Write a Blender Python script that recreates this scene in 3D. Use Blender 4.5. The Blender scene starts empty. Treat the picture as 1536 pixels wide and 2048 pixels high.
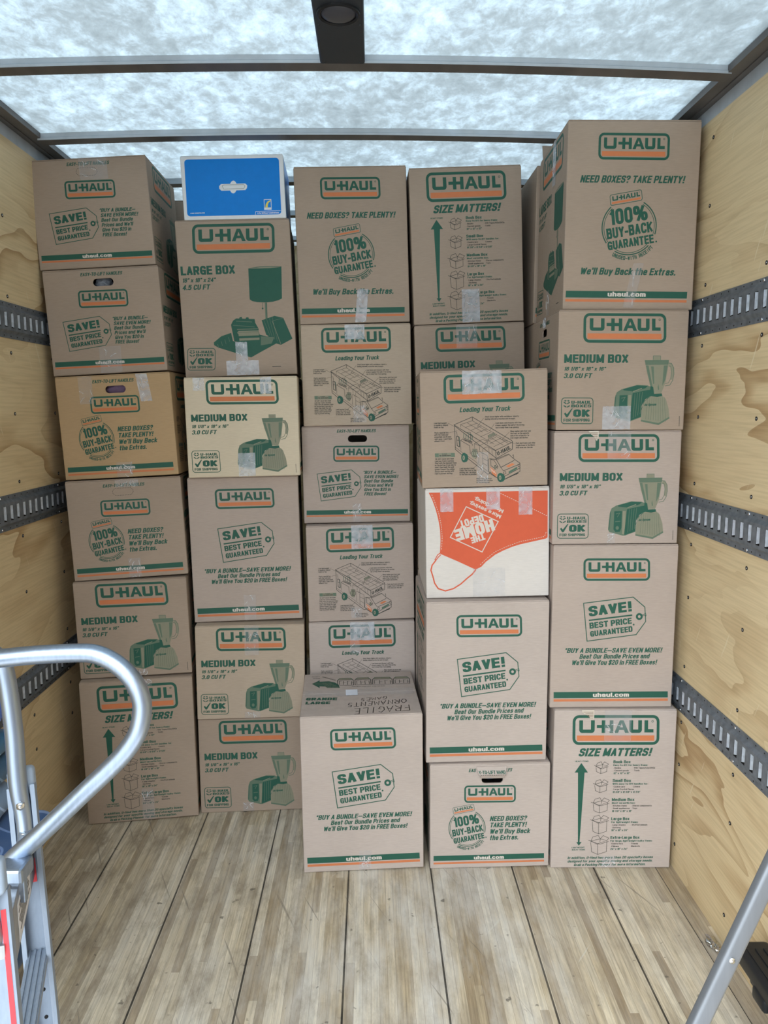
import bpy, bmesh, math, random
import numpy as np
from mathutils import Vector, Matrix, noise
from mathutils.geometry import tessellate_polygon

R = random.Random(7)
SC = bpy.context.scene
COL = SC.collection

# ------------------------------------------------------------------ camera, world, light, exposure
cd = bpy.data.cameras.new('camera')
cam = bpy.data.objects.new('camera', cd)
COL.objects.link(cam)
cd.sensor_fit = 'HORIZONTAL'; cd.sensor_width = 36.0
cd.lens = 36.0 * 1530.0 / 1536.0
cd.clip_start = 0.02
CAM_H = 1.743
cam.location = (0, 0, CAM_H)
cam.rotation_euler = (math.pi/2 - 0.13576, 0, -0.016836)
SC.camera = cam

SKY_STRENGTH = 6.4
wd = bpy.data.worlds.new('overcast_sky'); SC.world = wd; wd.use_nodes = True
wn = wd.node_tree.nodes; wl = wd.node_tree.links
bg = wn['Background']
tc = wn.new('ShaderNodeTexCoord'); sx = wn.new('ShaderNodeSeparateXYZ'); cr = wn.new('ShaderNodeValToRGB')
wl.new(tc.outputs['Generated'], sx.inputs[0]); wl.new(sx.outputs['Z'], cr.inputs[0])
cr.color_ramp.elements[0].position = 0.0; cr.color_ramp.elements[0].color = (0.56, 0.585, 0.62, 1)
cr.color_ramp.elements[1].position = 0.8; cr.color_ramp.elements[1].color = (1.20, 1.36, 1.48, 1)
wl.new(cr.outputs[0], bg.inputs[0]); bg.inputs[1].default_value = SKY_STRENGTH

SC.view_settings.view_transform = 'Standard'
SC.view_settings.look = 'None'
SC.view_settings.gamma = 1.0
SC.view_settings.use_curve_mapping = False
SC.view_settings.exposure = 0.0
SC.cycles.use_denoising = True
SC.cycles.max_bounces = 10
SC.cycles.diffuse_bounces = 6
SC.cycles.transparent_max_bounces = 12
SC.cycles.sample_clamp_indirect = 6.0

# ------------------------------------------------------------------ helpers
def mat(name):
    m = bpy.data.materials.new(name); m.use_nodes = True
    nt = m.node_tree
    return m, nt.nodes, nt.links, nt.nodes['Principled BSDF']

def flat(name, c, rough=0.6, metal=0.0, spec=0.3):
    m, n, l, p = mat(name)
    t = n.new('ShaderNodeTexCoord'); nz = n.new('ShaderNodeTexNoise'); nz.inputs['Scale'].default_value = 40
    mx = n.new('ShaderNodeMixRGB'); mx.blend_type = 'MULTIPLY'; mx.inputs[0].default_value = 0.12
    mx.inputs[1].default_value = (*c, 1)
    l.new(t.outputs['Object'], nz.inputs['Vector']); l.new(nz.outputs['Fac'], mx.inputs[2])
    l.new(mx.outputs[0], p.inputs['Base Color'])
    p.inputs['Roughness'].default_value = rough; p.inputs['Metallic'].default_value = metal
    p.inputs['Specular IOR Level'].default_value = spec
    return m

class MB:
    """collects polygons; builds one mesh object"""
    def __init__(s): s.v = []; s.f = []; s.m = []; s.sm = []
    def add(s, verts, faces, mi=0, smooth=False):
        o = len(s.v); s.v.extend([tuple(map(float, p)) for p in verts])
        for f in faces: s.f.append(tuple(i + o for i in f)); s.m.append(mi); s.sm.append(smooth)
    def addbm(s, bm, mi=0, smooth=False, M=None):
        bm.verts.ensure_lookup_table(); bm.verts.index_update()
        vs = [(M @ v.co) if M else v.co.copy() for v in bm.verts]
        s.add(vs, [[v.index for v in f.verts] for f in bm.faces], mi, smooth); bm.free()
    def box(s, c, d, mi=0, bev=0.0, M=None, seg=2, smooth=False):
        bm = bmesh.new(); bmesh.ops.create_cube(bm, size=1)
        for v in bm.verts: v.co = Vector((v.co.x*d[0]+c[0], v.co.y*d[1]+c[1], v.co.z*d[2]+c[2]))
        if bev > 0: bmesh.ops.bevel(bm, geom=bm.edges[:], offset=bev, segments=seg, profile=0.5, affect='EDGES')
        s.addbm(bm, mi, smooth, M)
    def cyl(s, a, b, r, mi=0, n=20, r2=None):
        a = Vector(a); b = Vector(b); d = b - a; L = d.length
        bm = bmesh.new(); bmesh.ops.create_cone(bm, cap_ends=True, segments=n, radius1=r, radius2=r if r2 is None else r2, depth=L)
        M = Matrix.Translation((a+b)/2) @ d.to_track_quat('Z', 'Y').to_matrix().to_4x4()
        s.addbm(bm, mi, True, M)
    def tube(s, pts, r, mi=0, n=18, cap=True):
        P = [Vector(p) for p in pts]; rings = []
        t0 = (P[1]-P[0]).normalized(); up = Vector((0, 0, 1)) if abs(t0.z) < .9 else Vector((0, 1, 0))
        nrm = t0.cross(up).normalized()
        o = len(s.v); vs = []
        for i, p in enumerate(P):
            t = (P[min(i+1, len(P)-1)] - P[max(i-1, 0)]).normalized()
            nrm = (nrm - t*nrm.dot(t)).normalized(); bn = t.cross(nrm)
            for k in range(n):
                a = 2*math.pi*k/n; vs.append(p + nrm*(r*math.cos(a)) + bn*(r*math.sin(a)))
        fs = [(i*n+k, i*n+(k+1) % n, (i+1)*n+(k+1) % n, (i+1)*n+k) for i in range(len(P)-1) for k in range(n)]
        if cap: fs += [tuple(range(n))[::-1], tuple((len(P)-1)*n+k for k in range(n))]
        s.add(vs, fs, mi, True)
    def build(s, name, mats, parent=None, loc=None):
        me = bpy.data.meshes.new(name); me.from_pydata(s.v, [], s.f)
        for m in (mats if isinstance(mats, (list, tuple)) else [mats]): me.materials.append(m)
        me.polygons.foreach_set('material_index', s.m); me.polygons.foreach_set('use_smooth', s.sm)
        me.update()
        o = bpy.data.objects.new(name, me); COL.objects.link(o)
        if parent: o.parent = parent
        if loc: o.location = loc
        return o

def smoothpath(pts, sub=8):
    P = [Vector(p) for p in pts]; out = []
    for i in range(len(P)-1):
        p0 = P[max(i-1, 0)]; p1 = P[i]; p2 = P[i+1]; p3 = P[min(i+2, len(P)-1)]
        for k in range(sub):
            t = k/sub
            out.append(0.5*((2*p1)+(p2-p0)*t+(2*p0-5*p1+4*p2-p3)*t*t+(3*p1-p0-3*p2+p3)*t**3))
    return out + [P[-1]]

def tag(o, label=None, cat=None, group=None, kind=None):
    if label: o['label'] = label
    if cat: o['category'] = cat
    if group: o['group'] = group
    if kind: o['kind'] = kind
    return o

def empty(name, loc=(0, 0, 0), rot=(0, 0, 0)):
    o = bpy.data.objects.new(name, None); COL.objects.link(o); o.location = loc; o.rotation_euler = rot
    o.empty_display_size = 0.05
    return o

# ------------------------------------------------------------------ materials
def wood_floor():
    m, n, l, p = mat('worn_laminated_floorboards')
    t = n.new('ShaderNodeTexCoord'); sp = n.new('ShaderNodeSeparateXYZ'); l.new(t.outputs['Object'], sp.inputs[0])
    def math_(op, a, b=None, c=None):
        k = n.new('ShaderNodeMath'); k.operation = op
        for i, q in enumerate((a, b, c)):
            if q is None: continue
            if isinstance(q, (int, float)): k.inputs[i].default_value = q
            else: l.new(q, k.inputs[i])
        return k.outputs[0]
    X, Y = sp.outputs['X'], sp.outputs['Y']
    sid = math_('FLOOR', math_('DIVIDE', math_('ADD', X, 5.088), 0.02594))       # strips, 12 to a plank
    wn1 = n.new('ShaderNodeTexWhiteNoise'); wn1.noise_dimensions = '1D'; l.new(sid, wn1.inputs['W'])
    seg = math_('FLOOR', math_('ADD', math_('DIVIDE', Y, 1.1), math_('MULTIPLY', wn1.outputs['Value'], 7.3)))
    cmb = n.new('ShaderNodeCombineXYZ'); l.new(sid, cmb.inputs[0]); l.new(seg, cmb.inputs[1])
    wn2 = n.new('ShaderNodeTexWhiteNoise'); wn2.noise_dimensions = '2D'; l.new(cmb.outputs[0], wn2.inputs['Vector'])
    r1 = n.new('ShaderNodeValToRGB'); e = r1.color_ramp.elements
    e[0].position = 0.0; e[0].color = (0.34, 0.25, 0.15, 1); e[1].position = 1.0; e[1].color = (0.72, 0.62, 0.46, 1)
    q = e.new(0.45); q.color = (0.55, 0.445, 0.30, 1); q = e.new(0.8); q.color = (0.64, 0.535, 0.38, 1)
    l.new(wn2.outputs['Value'], r1.inputs[0])
    # grain
    mp = n.new('ShaderNodeMapping'); mp.inputs['Scale'].default_value = (55, 2.2, 1); l.new(t.outputs['Object'], mp.inputs[0])
    gr = n.new('ShaderNodeTexNoise'); gr.inputs['Scale'].default_value = 2.2; gr.inputs['Detail'].default_value = 8; gr.inputs['Roughness'].default_value = .65
    l.new(mp.outputs[0], gr.inputs['Vector'])
    g2 = n.new('ShaderNodeValToRGB'); g2.color_ramp.elements[0].position = .33; g2.color_ramp.elements[0].color = (.42, .41, .40, 1); g2.color_ramp.elements[1].position = .62
    l.new(gr.outputs['Fac'], g2.inputs[0])
    mu = n.new('ShaderNodeMixRGB'); mu.blend_type = 'MULTIPLY'; mu.inputs[0].default_value = .75
    l.new(r1.outputs[0], mu.inputs[1]); l.new(g2.outputs[0], mu.inputs[2])
    # grey worn streaks, thinned on the left to paint in the shade there
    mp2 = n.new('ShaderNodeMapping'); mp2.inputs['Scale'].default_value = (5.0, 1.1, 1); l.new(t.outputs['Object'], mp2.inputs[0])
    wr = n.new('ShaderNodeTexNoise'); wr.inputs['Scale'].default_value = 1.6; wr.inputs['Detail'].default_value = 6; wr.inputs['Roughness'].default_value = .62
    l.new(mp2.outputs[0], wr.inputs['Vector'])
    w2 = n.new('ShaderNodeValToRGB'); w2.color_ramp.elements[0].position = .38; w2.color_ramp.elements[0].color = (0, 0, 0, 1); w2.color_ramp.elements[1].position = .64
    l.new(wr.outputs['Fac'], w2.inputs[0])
    wear_shade = n.new('ShaderNodeMapRange'); wear_shade.inputs['From Min'].default_value = -.9; wear_shade.inputs['From Max'].default_value = .25; wear_shade.inputs['To Min'].default_value = .25; wear_shade.inputs['To Max'].default_value = .85; l.new(X, wear_shade.inputs['Value'])
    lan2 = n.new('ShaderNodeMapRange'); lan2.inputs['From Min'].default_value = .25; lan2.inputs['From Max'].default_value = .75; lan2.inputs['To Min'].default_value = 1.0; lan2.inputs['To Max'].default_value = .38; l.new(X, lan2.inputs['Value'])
    k = math_('MULTIPLY', math_('MULTIPLY', w2.outputs[0], wear_shade.outputs[0]), lan2.outputs[0])
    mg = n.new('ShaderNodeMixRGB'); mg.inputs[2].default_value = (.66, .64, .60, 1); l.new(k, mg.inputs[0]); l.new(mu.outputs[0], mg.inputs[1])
    # dark grime rubbed into the boards, heavier leftward to paint in the shade there
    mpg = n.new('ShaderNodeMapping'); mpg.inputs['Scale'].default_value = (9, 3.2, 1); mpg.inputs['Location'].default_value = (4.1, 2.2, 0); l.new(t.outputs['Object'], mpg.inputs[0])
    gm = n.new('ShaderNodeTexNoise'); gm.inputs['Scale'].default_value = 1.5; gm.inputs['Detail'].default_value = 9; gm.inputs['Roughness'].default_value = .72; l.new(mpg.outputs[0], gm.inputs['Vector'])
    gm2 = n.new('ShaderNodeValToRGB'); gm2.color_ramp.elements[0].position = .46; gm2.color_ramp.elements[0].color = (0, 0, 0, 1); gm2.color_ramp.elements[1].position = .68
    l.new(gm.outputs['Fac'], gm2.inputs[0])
    grime_shade = n.new('ShaderNodeMapRange'); grime_shade.inputs['From Min'].default_value = -1.0; grime_shade.inputs['From Max'].default_value = .3; grime_shade.inputs['To Min'].default_value = .95; grime_shade.inputs['To Max'].default_value = .5; l.new(X, grime_shade.inputs['Value'])
    mgr = n.new('ShaderNodeMixRGB'); mgr.inputs[2].default_value = (.24, .19, .135, 1); l.new(math_('MULTIPLY', gm2.outputs[0], grime_shade.outputs[0]), mgr.inputs[0]); l.new(mg.outputs[0], mgr.inputs[1]); mg = mgr
    # dirt blotches and nicks
    db = n.new('ShaderNodeTexNoise'); db.inputs['Scale'].default_value = 26; db.inputs['Detail'].default_value = 4; l.new(t.outputs['Object'], db.inputs['Vector'])
    d2 = n.new('ShaderNodeValToRGB'); d2.color_ramp.elements[0].position = .68; d2.color_ramp.elements[0].color = (0, 0, 0, 1); d2.color_ramp.elements[1].position = .73
    l.new(db.outputs['Fac'], d2.inputs[0])
    md = n.new('ShaderNodeMixRGB'); md.inputs[2].default_value = (.07, .06, .05, 1)
    l.new(math_('MULTIPLY', d2.outputs[0], .7), md.inputs[0]); l.new(mg.outputs[0], md.inputs[1])
    # thin scratches
    mp3 = n.new('ShaderNodeMapping'); mp3.vector_type = 'TEXTURE'; mp3.inputs['Rotation'].default_value = (0, 0, .9); mp3.inputs['Scale'].default_value = (.55, .03, 1); l.new(t.outputs['Object'], mp3.inputs[0])
    scn = n.new('ShaderNodeTexNoise'); scn.inputs['Scale'].default_value = 1.7; scn.inputs['Detail'].default_value = 3; l.new(mp3.outputs[0], scn.inputs['Vector'])
    s2 = n.new('ShaderNodeValToRGB'); s2.color_ramp.elements[0].position = .71; s2.color_ramp.elements[0].color = (0, 0, 0, 1); s2.color_ramp.elements[1].position = .735
    l.new(scn.outputs['Fac'], s2.inputs[0])
    ms = n.new('ShaderNodeMixRGB'); ms.inputs[2].default_value = (.6, .57, .5, 1); l.new(math_('MULTIPLY', s2.outputs[0], .6), ms.inputs[0]); l.new(md.outputs[0], ms.inputs[1])
    mp4 = n.new('ShaderNodeMapping'); mp4.vector_type = 'TEXTURE'; mp4.inputs['Rotation'].default_value = (0, 0, 2.0); mp4.inputs['Location'].default_value = (3, 5, 0); mp4.inputs['Scale'].default_value = (.6, .022, 1); l.new(t.outputs['Object'], mp4.inputs[0])
    dk = n.new('ShaderNodeTexNoise'); dk.inputs['Scale'].default_value = 1.5; dk.inputs['Detail'].default_value = 4; l.new(mp4.outputs[0], dk.inputs['Vector'])
    dk2 = n.new('ShaderNodeValToRGB'); dk2.color_ramp.elements[0].position = .66; dk2.color_ramp.elements[0].color = (0, 0, 0, 1); dk2.color_ramp.elements[1].position = .70
    l.new(dk.outputs['Fac'], dk2.inputs[0])
    mdk = n.new('ShaderNodeMixRGB'); mdk.inputs[2].default_value = (.16, .135, .11, 1); l.new(math_('MULTIPLY', dk2.outputs[0], .55), mdk.inputs[0]); l.new(ms.outputs[0], mdk.inputs[1]); ms = mdk
    # fine joints between strips, dark joints between planks
    def joint(period, half, off):
        f = math_('FRACT', math_('DIVIDE', math_('ADD', X, off), period))
        d = math_('MINIMUM', f, math_('SUBTRACT', 1.0, f))
        return math_('LESS_THAN', d, half/period)
    wob = math_('MULTIPLY', math_('SUBTRACT', gr.outputs['Fac'], .5), 1.0)
    mj = n.new('ShaderNodeMixRGB'); mj.inputs[2].default_value = (.10, .08, .055, 1)
    l.new(math_('MULTIPLY', joint(.02594, .0006, 5.088), .42), mj.inputs[0]); l.new(ms.outputs[0], mj.inputs[1])
    mk = n.new('ShaderNodeMixRGB'); mk.inputs[2].default_value = (.012, .011, .010, 1)
    jw = n.new('ShaderNodeMapRange'); jw.inputs['From Min'].default_value = .3; jw.inputs['From Max'].default_value = .7; jw.inputs['To Min'].default_value = .75; jw.inputs['To Max'].default_value = 1; l.new(gm.outputs['Fac'], jw.inputs['Value'])
    l.new(math_('MULTIPLY', joint(.31125, .0031, 5.068), jw.outputs[0]), mk.inputs[0]); l.new(mj.outputs[0], mk.inputs[1])
    mn = n.new('ShaderNodeMixRGB'); mn.inputs[2].default_value = (.03, .025, .02, 1); l.new(math_('LESS_THAN', math_('ABSOLUTE', math_('SUBTRACT', X, 1.083)), .0014), mn.inputs[0]); l.new(mk.outputs[0], mn.inputs[1]); mk = mn
    l.new(mk.outputs[0], p.inputs['Base Color'])
    p.inputs['Roughness'].default_value = .62; p.inputs['Specular IOR Level'].default_value = .3
    bp = n.new('ShaderNodeBump'); bp.inputs['Strength'].default_value = .25; bp.inputs['Distance'].default_value = .002
    l.new(gr.outputs['Fac'], bp.inputs['Height']); l.new(bp.outputs[0], p.inputs['Normal'])
    return m

def plywood(seed):
    m, n, l, p = mat('pine_plywood')
    t = n.new('ShaderNodeTexCoord')
    mp = n.new('ShaderNodeMapping'); mp.inputs['Location'].default_value = (seed, seed*1.7, seed*.6); mp.inputs['Scale'].default_value = (1, .42, 1.25)
    l.new(t.outputs['Object'], mp.inputs[0])
    big = n.new('ShaderNodeTexNoise'); big.inputs['Scale'].default_value = 2.3; big.inputs['Detail'].default_value = 3.0; big.inputs['Roughness'].default_value = .45; big.inputs['Distortion'].default_value = .5
    l.new(mp.outputs[0], big.inputs['Vector'])
    # growth-ring contours of the rotary-cut veneer
    ml = n.new('ShaderNodeMath'); ml.operation = 'MULTIPLY'; ml.inputs[1].default_value = 9.0; l.new(big.outputs['Fac'], ml.inputs[0])
    fr = n.new('ShaderNodeMath'); fr.operation = 'FRACT'; l.new(ml.outputs[0], fr.inputs[0])
    rp = n.new('ShaderNodeValToRGB'); e = rp.color_ramp.elements
    e[0].position = 0.0; e[0].color = (.70, .55, .33, 1); e[1].position = 1.0; e[1].color = (.45, .30, .155, 1)
    q = e.new(.55); q.color = (.67, .515, .30, 1); q = e.new(.80); q.color = (.52, .36, .19, 1); q = e.new(.97); q.color = (.43, .28, .135, 1)
    l.new(fr.outputs[0], rp.inputs[0])
    mask = n.new('ShaderNodeTexNoise'); mask.inputs['Scale'].default_value = 1.6; mask.inputs['Detail'].default_value = 2
    l.new(mp.outputs[0], mask.inputs['Vector'])
    mr = n.new('ShaderNodeValToRGB'); mr.color_ramp.elements[0].position = .40; mr.color_ramp.elements[1].position = .62
    l.new(mask.outputs['Fac'], mr.inputs[0])
    mx = n.new('ShaderNodeMixRGB'); mx.inputs[1].default_value = (.70, .555, .335, 1); l.new(mr.outputs[0], mx.inputs[0]); l.new(rp.outputs[0], mx.inputs[2])
    mp2 = n.new('ShaderNodeMapping'); mp2.inputs['Scale'].default_value = (6, 2.5, 70); l.new(t.outputs['Object'], mp2.inputs[0])
    fg = n.new('ShaderNodeTexNoise'); fg.inputs['Scale'].default_value = 2; fg.inputs['Detail'].default_value = 6; l.new(mp2.outputs[0], fg.inputs['Vector'])
    f2 = n.new('ShaderNodeValToRGB'); f2.color_ramp.elements[0].position = .3; f2.color_ramp.elements[0].color = (.72, .70, .66, 1); f2.color_ramp.elements[1].position = .6
    l.new(fg.outputs['Fac'], f2.inputs[0])
    mu = n.new('ShaderNodeMixRGB'); mu.blend_type = 'MULTIPLY'; mu.inputs[0].default_value = .5; l.new(mx.outputs[0], mu.inputs[1]); l.new(f2.outputs[0], mu.inputs[2])
    # pale scratches
    mp3 = n.new('ShaderNodeMapping'); mp3.vector_type = 'TEXTURE'; mp3.inputs['Rotation'].default_value = (.45, 0, 0); mp3.inputs['Scale'].default_value = (1, .03, .45); l.new(t.outputs['Object'], mp3.inputs[0])
    sn = n.new('ShaderNodeTexNoise'); sn.inputs['Scale'].default_value = 1.6; sn.inputs['Detail'].default_value = 3; l.new(mp3.outputs[0], sn.inputs['Vector'])
    s2 = n.new('ShaderNodeValToRGB'); s2.color_ramp.elements[0].position = .70; s2.color_ramp.elements[0].color = (0, 0, 0, 1); s2.color_ramp.elements[1].position = .72; s2.color_ramp.elements[1].color = (.6, .6, .6, 1)
    l.new(sn.outputs['Fac'], s2.inputs[0])
    ms = n.new('ShaderNodeMixRGB'); ms.inputs[2].default_value = (.74, .64, .45, 1); l.new(s2.outputs[0], ms.inputs[0]); l.new(mu.outputs[0], ms.inputs[1])
    l.new(ms.outputs[0], p.inputs['Base Color'])
    p.inputs['Roughness'].default_value = .55; p.inputs['Specular IOR Level'].default_value = .3
    bp = n.new('ShaderNodeBump'); bp.inputs['Strength'].default_value = .15; bp.inputs['Distance'].default_value = .002
    l.new(fg.outputs['Fac'], bp.inputs['Height']); l.new(bp.outputs[0], p.inputs['Normal'])
    return m

def roof_skin():
    m, n, l, p = mat('translucent_fibreglass_roof')
    n.remove(p)
    t = n.new('ShaderNodeTexCoord')
    mp = n.new('ShaderNodeMapping'); mp.inputs['Scale'].default_value = (1.0, .62, 1); mp.inputs['Rotation'].default_value = (0, 0, .45); l.new(t.outputs['Object'], mp.inputs[0])
    a = n.new('ShaderNodeTexNoise'); a.inputs['Scale'].default_value = 16; a.inputs['Detail'].default_value = 9; a.inputs['Roughness'].default_value = .78; a.inputs['Distortion'].default_value = .25
    l.new(mp.outputs[0], a.inputs['Vector'])
    b = n.new('ShaderNodeTexNoise'); b.inputs['Scale'].default_value = 3.0; b.inputs['Detail'].default_value = 3; l.new(mp.outputs[0], b.inputs['Vector'])
    ad = n.new('ShaderNodeMath'); ad.operation = 'ADD'; l.new(a.outputs['Fac'], ad.inputs[0])
    sc = n.new('ShaderNodeMath'); sc.operation = 'MULTIPLY'; sc.inputs[1].default_value = .35; l.new(b.outputs['Fac'], sc.inputs[0]); l.new(sc.outputs[0], ad.inputs[1])
    r = n.new('ShaderNodeValToRGB'); e = r.color_ramp.elements
    e[0].position = .50; e[0].color = (.066, .0775, .082, 1); e[1].position = .90; e[1].color = (.195, .23, .256, 1)
    q = e.new(.64); q.color = (.092, .107, .113, 1); q = e.new(.74); q.color = (.129, .154, .167, 1)
    l.new(ad.outputs[0], r.inputs[0])
    tr = n.new('ShaderNodeBsdfTranslucent'); l.new(r.outputs[0], tr.inputs['Color'])
    df = n.new('ShaderNodeBsdfDiffuse'); df.inputs['Color'].default_value = (.55, .58, .58, 1)
    mx = n.new('ShaderNodeMixShader'); mx.inputs[0].default_value = .3
    l.new(tr.outputs[0], mx.inputs[1]); l.new(df.outputs[0], mx.inputs[2]); l.new(mx.outputs[0], n['Material Output'].inputs[0])
    return m

def cardboard(name, c):
    m, n, l, p = mat(name)
    t = n.new('ShaderNodeTexCoord')
    a = n.new('ShaderNodeTexNoise'); a.inputs['Scale'].default_value = 4; a.inputs['Detail'].default_value = 4; l.new(t.outputs['Object'], a.inputs['Vector'])
    mp = n.new('ShaderNodeMapping'); mp.inputs['Scale'].default_value = (18, 18, 160); l.new(t.outputs['Object'], mp.inputs[0])
    b = n.new('ShaderNodeTexNoise'); b.inputs['Scale'].default_value = 2; b.inputs['Detail'].default_value = 4; l.new(mp.outputs[0], b.inputs['Vector'])
    r = n.new('ShaderNodeValToRGB'); r.color_ramp.elements[0].position = .25; r.color_ramp.elements[1].position = .75
    r.color_ramp.elements[0].color = (*[x*.86 for x in c], 1); r.color_ramp.elements[1].color = (*[x*1.08 for x in c], 1)
    ad = n.new('ShaderNodeMath'); ad.operation = 'MULTIPLY_ADD'; ad.inputs[1].default_value = .5; l.new(b.outputs['Fac'], ad.inputs[0])
    hf = n.new('ShaderNodeMath'); hf.operation = 'MULTIPLY'; hf.inputs[1].default_value = .5; l.new(a.outputs['Fac'], hf.inputs[0]); l.new(hf.outputs[0], ad.inputs[2])
    l.new(ad.outputs[0], r.inputs[0]); l.new(r.outputs[0], p.inputs['Base Color'])
    p.inputs['Roughness'].default_value = .8; p.inputs['Specular IOR Level'].default_value = .15
    bp = n.new('ShaderNodeBump'); bp.inputs['Strength'].default_value = .12; bp.inputs['Distance'].default_value = .003
    l.new(a.outputs['Fac'], bp.inputs['Height']); l.new(bp.outputs[0], p.inputs['Normal'])
    return m

def tape_mat(name, op, c):
    m, n, l, p = mat(name)
    t = n.new('ShaderNodeTexCoord')
    a = n.new('ShaderNodeTexNoise'); a.inputs['Scale'].default_value = 24; a.inputs['Detail'].default_value = 3; a.inputs['Distortion'].default_value = 1.2; l.new(t.outputs['Object'], a.inputs['Vector'])
    r = n.new('ShaderNodeMapRange'); r.inputs['From Min'].default_value = .35; r.inputs['From Max'].default_value = .72
    r.inputs['To Min'].default_value = op*.7; r.inputs['To Max'].default_value = min(1, op*1.35); l.new(a.outputs['Fac'], r.inputs['Value'])
    p.inputs['Base Color'].default_value = (*c, 1); p.inputs['Roughness'].default_value = .18; p.inputs['Specular IOR Level'].default_value = .6
    tr = n.new('ShaderNodeBsdfTransparent'); mx = n.new('ShaderNodeMixShader')
    l.new(r.outputs[0], mx.inputs[0]); l.new(tr.outputs[0], mx.inputs[1]); l.new(p.outputs[0], mx.inputs[2]); l.new(mx.outputs[0], n['Material Output'].inputs[0])
    bp = n.new('ShaderNodeBump'); bp.inputs['Strength'].default_value = .35; bp.inputs['Distance'].default_value = .002
    l.new(a.outputs['Fac'], bp.inputs['Height']); l.new(bp.outputs[0], p.inputs['Normal'])
    return m

def metal(name, c, rough=.35, streak=(30, 30, 2), var=.35, metallic=1.0):
    m, n, l, p = mat(name)
    t = n.new('ShaderNodeTexCoord'); mp = n.new('ShaderNodeMapping'); mp.inputs['Scale'].default_value = streak; l.new(t.outputs['Object'], mp.inputs[0])
    a = n.new('ShaderNodeTexNoise'); a.inputs['Scale'].default_value = 3; a.inputs['Detail'].default_value = 5; l.new(mp.outputs[0], a.inputs['Vector'])
    r = n.new('ShaderNodeValToRGB'); r.color_ramp.elements[0].position = .3; r.color_ramp.elements[1].position = .7
    r.color_ramp.elements[0].color = (*[x*(1-var) for x in c], 1); r.color_ramp.elements[1].color = (*c, 1)
    l.new(a.outputs['Fac'], r.inputs[0]); l.new(r.outputs[0], p.inputs['Base Color'])
    p.inputs['Metallic'].default_value = metallic; p.inputs['Roughness'].default_value = rough
    return m

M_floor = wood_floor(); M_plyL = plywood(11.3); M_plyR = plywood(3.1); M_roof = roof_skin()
GREEN = flat('green_ink', (.020, .095, .064), .6)
ORANGE = flat('orange_ink', (.57, .185, .075), .6)
HALF = flat('halftone_green_ink', (.115, .165, .115), .6)
PALE = flat('pale_halftone_ink', (.24, .235, .165), .6)
BLACK = flat('dark_ink', (.03, .035, .03), .6)
WHITE = flat('white_ink', (.62, .56, .50), .6)
APRON = flat('red_orange_ink', (.62, .105, .045), .6)
BLUE = flat('blue_ink', (.0, .20, .66), .35)
YELLOW = flat('yellow_ink', (.75, .62, .12), .5)
MARKER = flat('marker_ink', (.05, .04, .035), .5)
PUREWHITE = flat('white_coating', (.72, .74, .76), .45)
TAPE = tape_mat('clear_packing_tape', .17, (.62, .64, .68))
TAPE_W = tape_mat('cloudy_packing_tape', .40, (.66, .70, .77))
CREASE_GLINT = flat('tape_crease_glint', (.80, .82, .84), .15, 0, .7)  # bright glints on tape folds, put into the colour
DARKIN = flat('dark_interior', (.02, .018, .018), .9)
ALU = metal('brushed_aluminium', (.34, .40, .49), .40, (60, 60, 3), .14)
ALU_R = metal('anodised_aluminium', (.25, .295, .36), .5, (60, 60, 3), .12, .4)
ALU_D = metal('dull_aluminium', (.46, .46, .46), .42, (40, 40, 3), .25)
GALV = metal('galvanized_steel', (.23, .265, .31), .45, (14, 14, 14), .4, .6)
GALV_B = metal('bright_galvanized_steel', (.72, .80, .92), .4, (20, 20, 20), .3, .45)
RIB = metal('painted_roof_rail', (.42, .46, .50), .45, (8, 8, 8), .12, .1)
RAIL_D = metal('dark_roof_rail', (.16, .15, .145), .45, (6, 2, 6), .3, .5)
DARK_PLASTIC = flat('dark_grey_plastic', (.022, .027, .034), .45)
BLACK_PLASTIC = flat('black_plastic', (.012, .013, .015), .4)
GREY_PLASTIC = flat('blue_grey_plastic', (.30, .36, .44), .5)
RED = flat('red_tape', (.72, .05, .06), .4)
STEEL = metal('zinc_bolt', (.7, .72, .75), .25, (30, 30, 30), .1)

# ------------------------------------------------------------------ setting: truck body
XL, XR, YB, YF = -1.31, 1.15, 0.45, 5.2
WALL_TOP = 2.704
def struct(name, mb, mats, parent=None):
    o = mb.build(name, mats, parent); o['kind'] = 'structure'; return o

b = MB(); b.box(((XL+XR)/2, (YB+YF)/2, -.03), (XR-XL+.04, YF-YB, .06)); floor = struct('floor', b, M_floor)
b = MB(); b.box((XL-.01, (YB+YF)/2, WALL_TOP/2), (.02, YF-YB, WALL_TOP)); wall_l = struct('wall_left', b, M_plyL)
b = MB(); b.box((XR+.01, (YB+YF)/2, WALL_TOP/2), (.02, YF-YB, WALL_TOP)); wall_r = struct('wall_right', b, M_plyR)
b = MB(); b.box(((XL+XR)/2, YF+.02, 1.4), (XR-XL+.04, .04, 2.9)); struct('wall_front', b, M_plyR)

def roof_z(x): return 2.767 - .021*((x+.03)/1.1)**2
b = MB(); NX = 24; vs = []; fs = []
for j, y in enumerate((YB, YF)):
    for i in range(NX+1):
        x = XL+.03 + (XR-XL-.06)*i/NX; vs.append((x, y, roof_z(x)+.027))
for i in range(NX): fs.append((i, NX+1+i, NX+2+i, i+1))
b.add(vs, fs, 0, True); struct('ceiling', b, M_roof)
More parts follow.
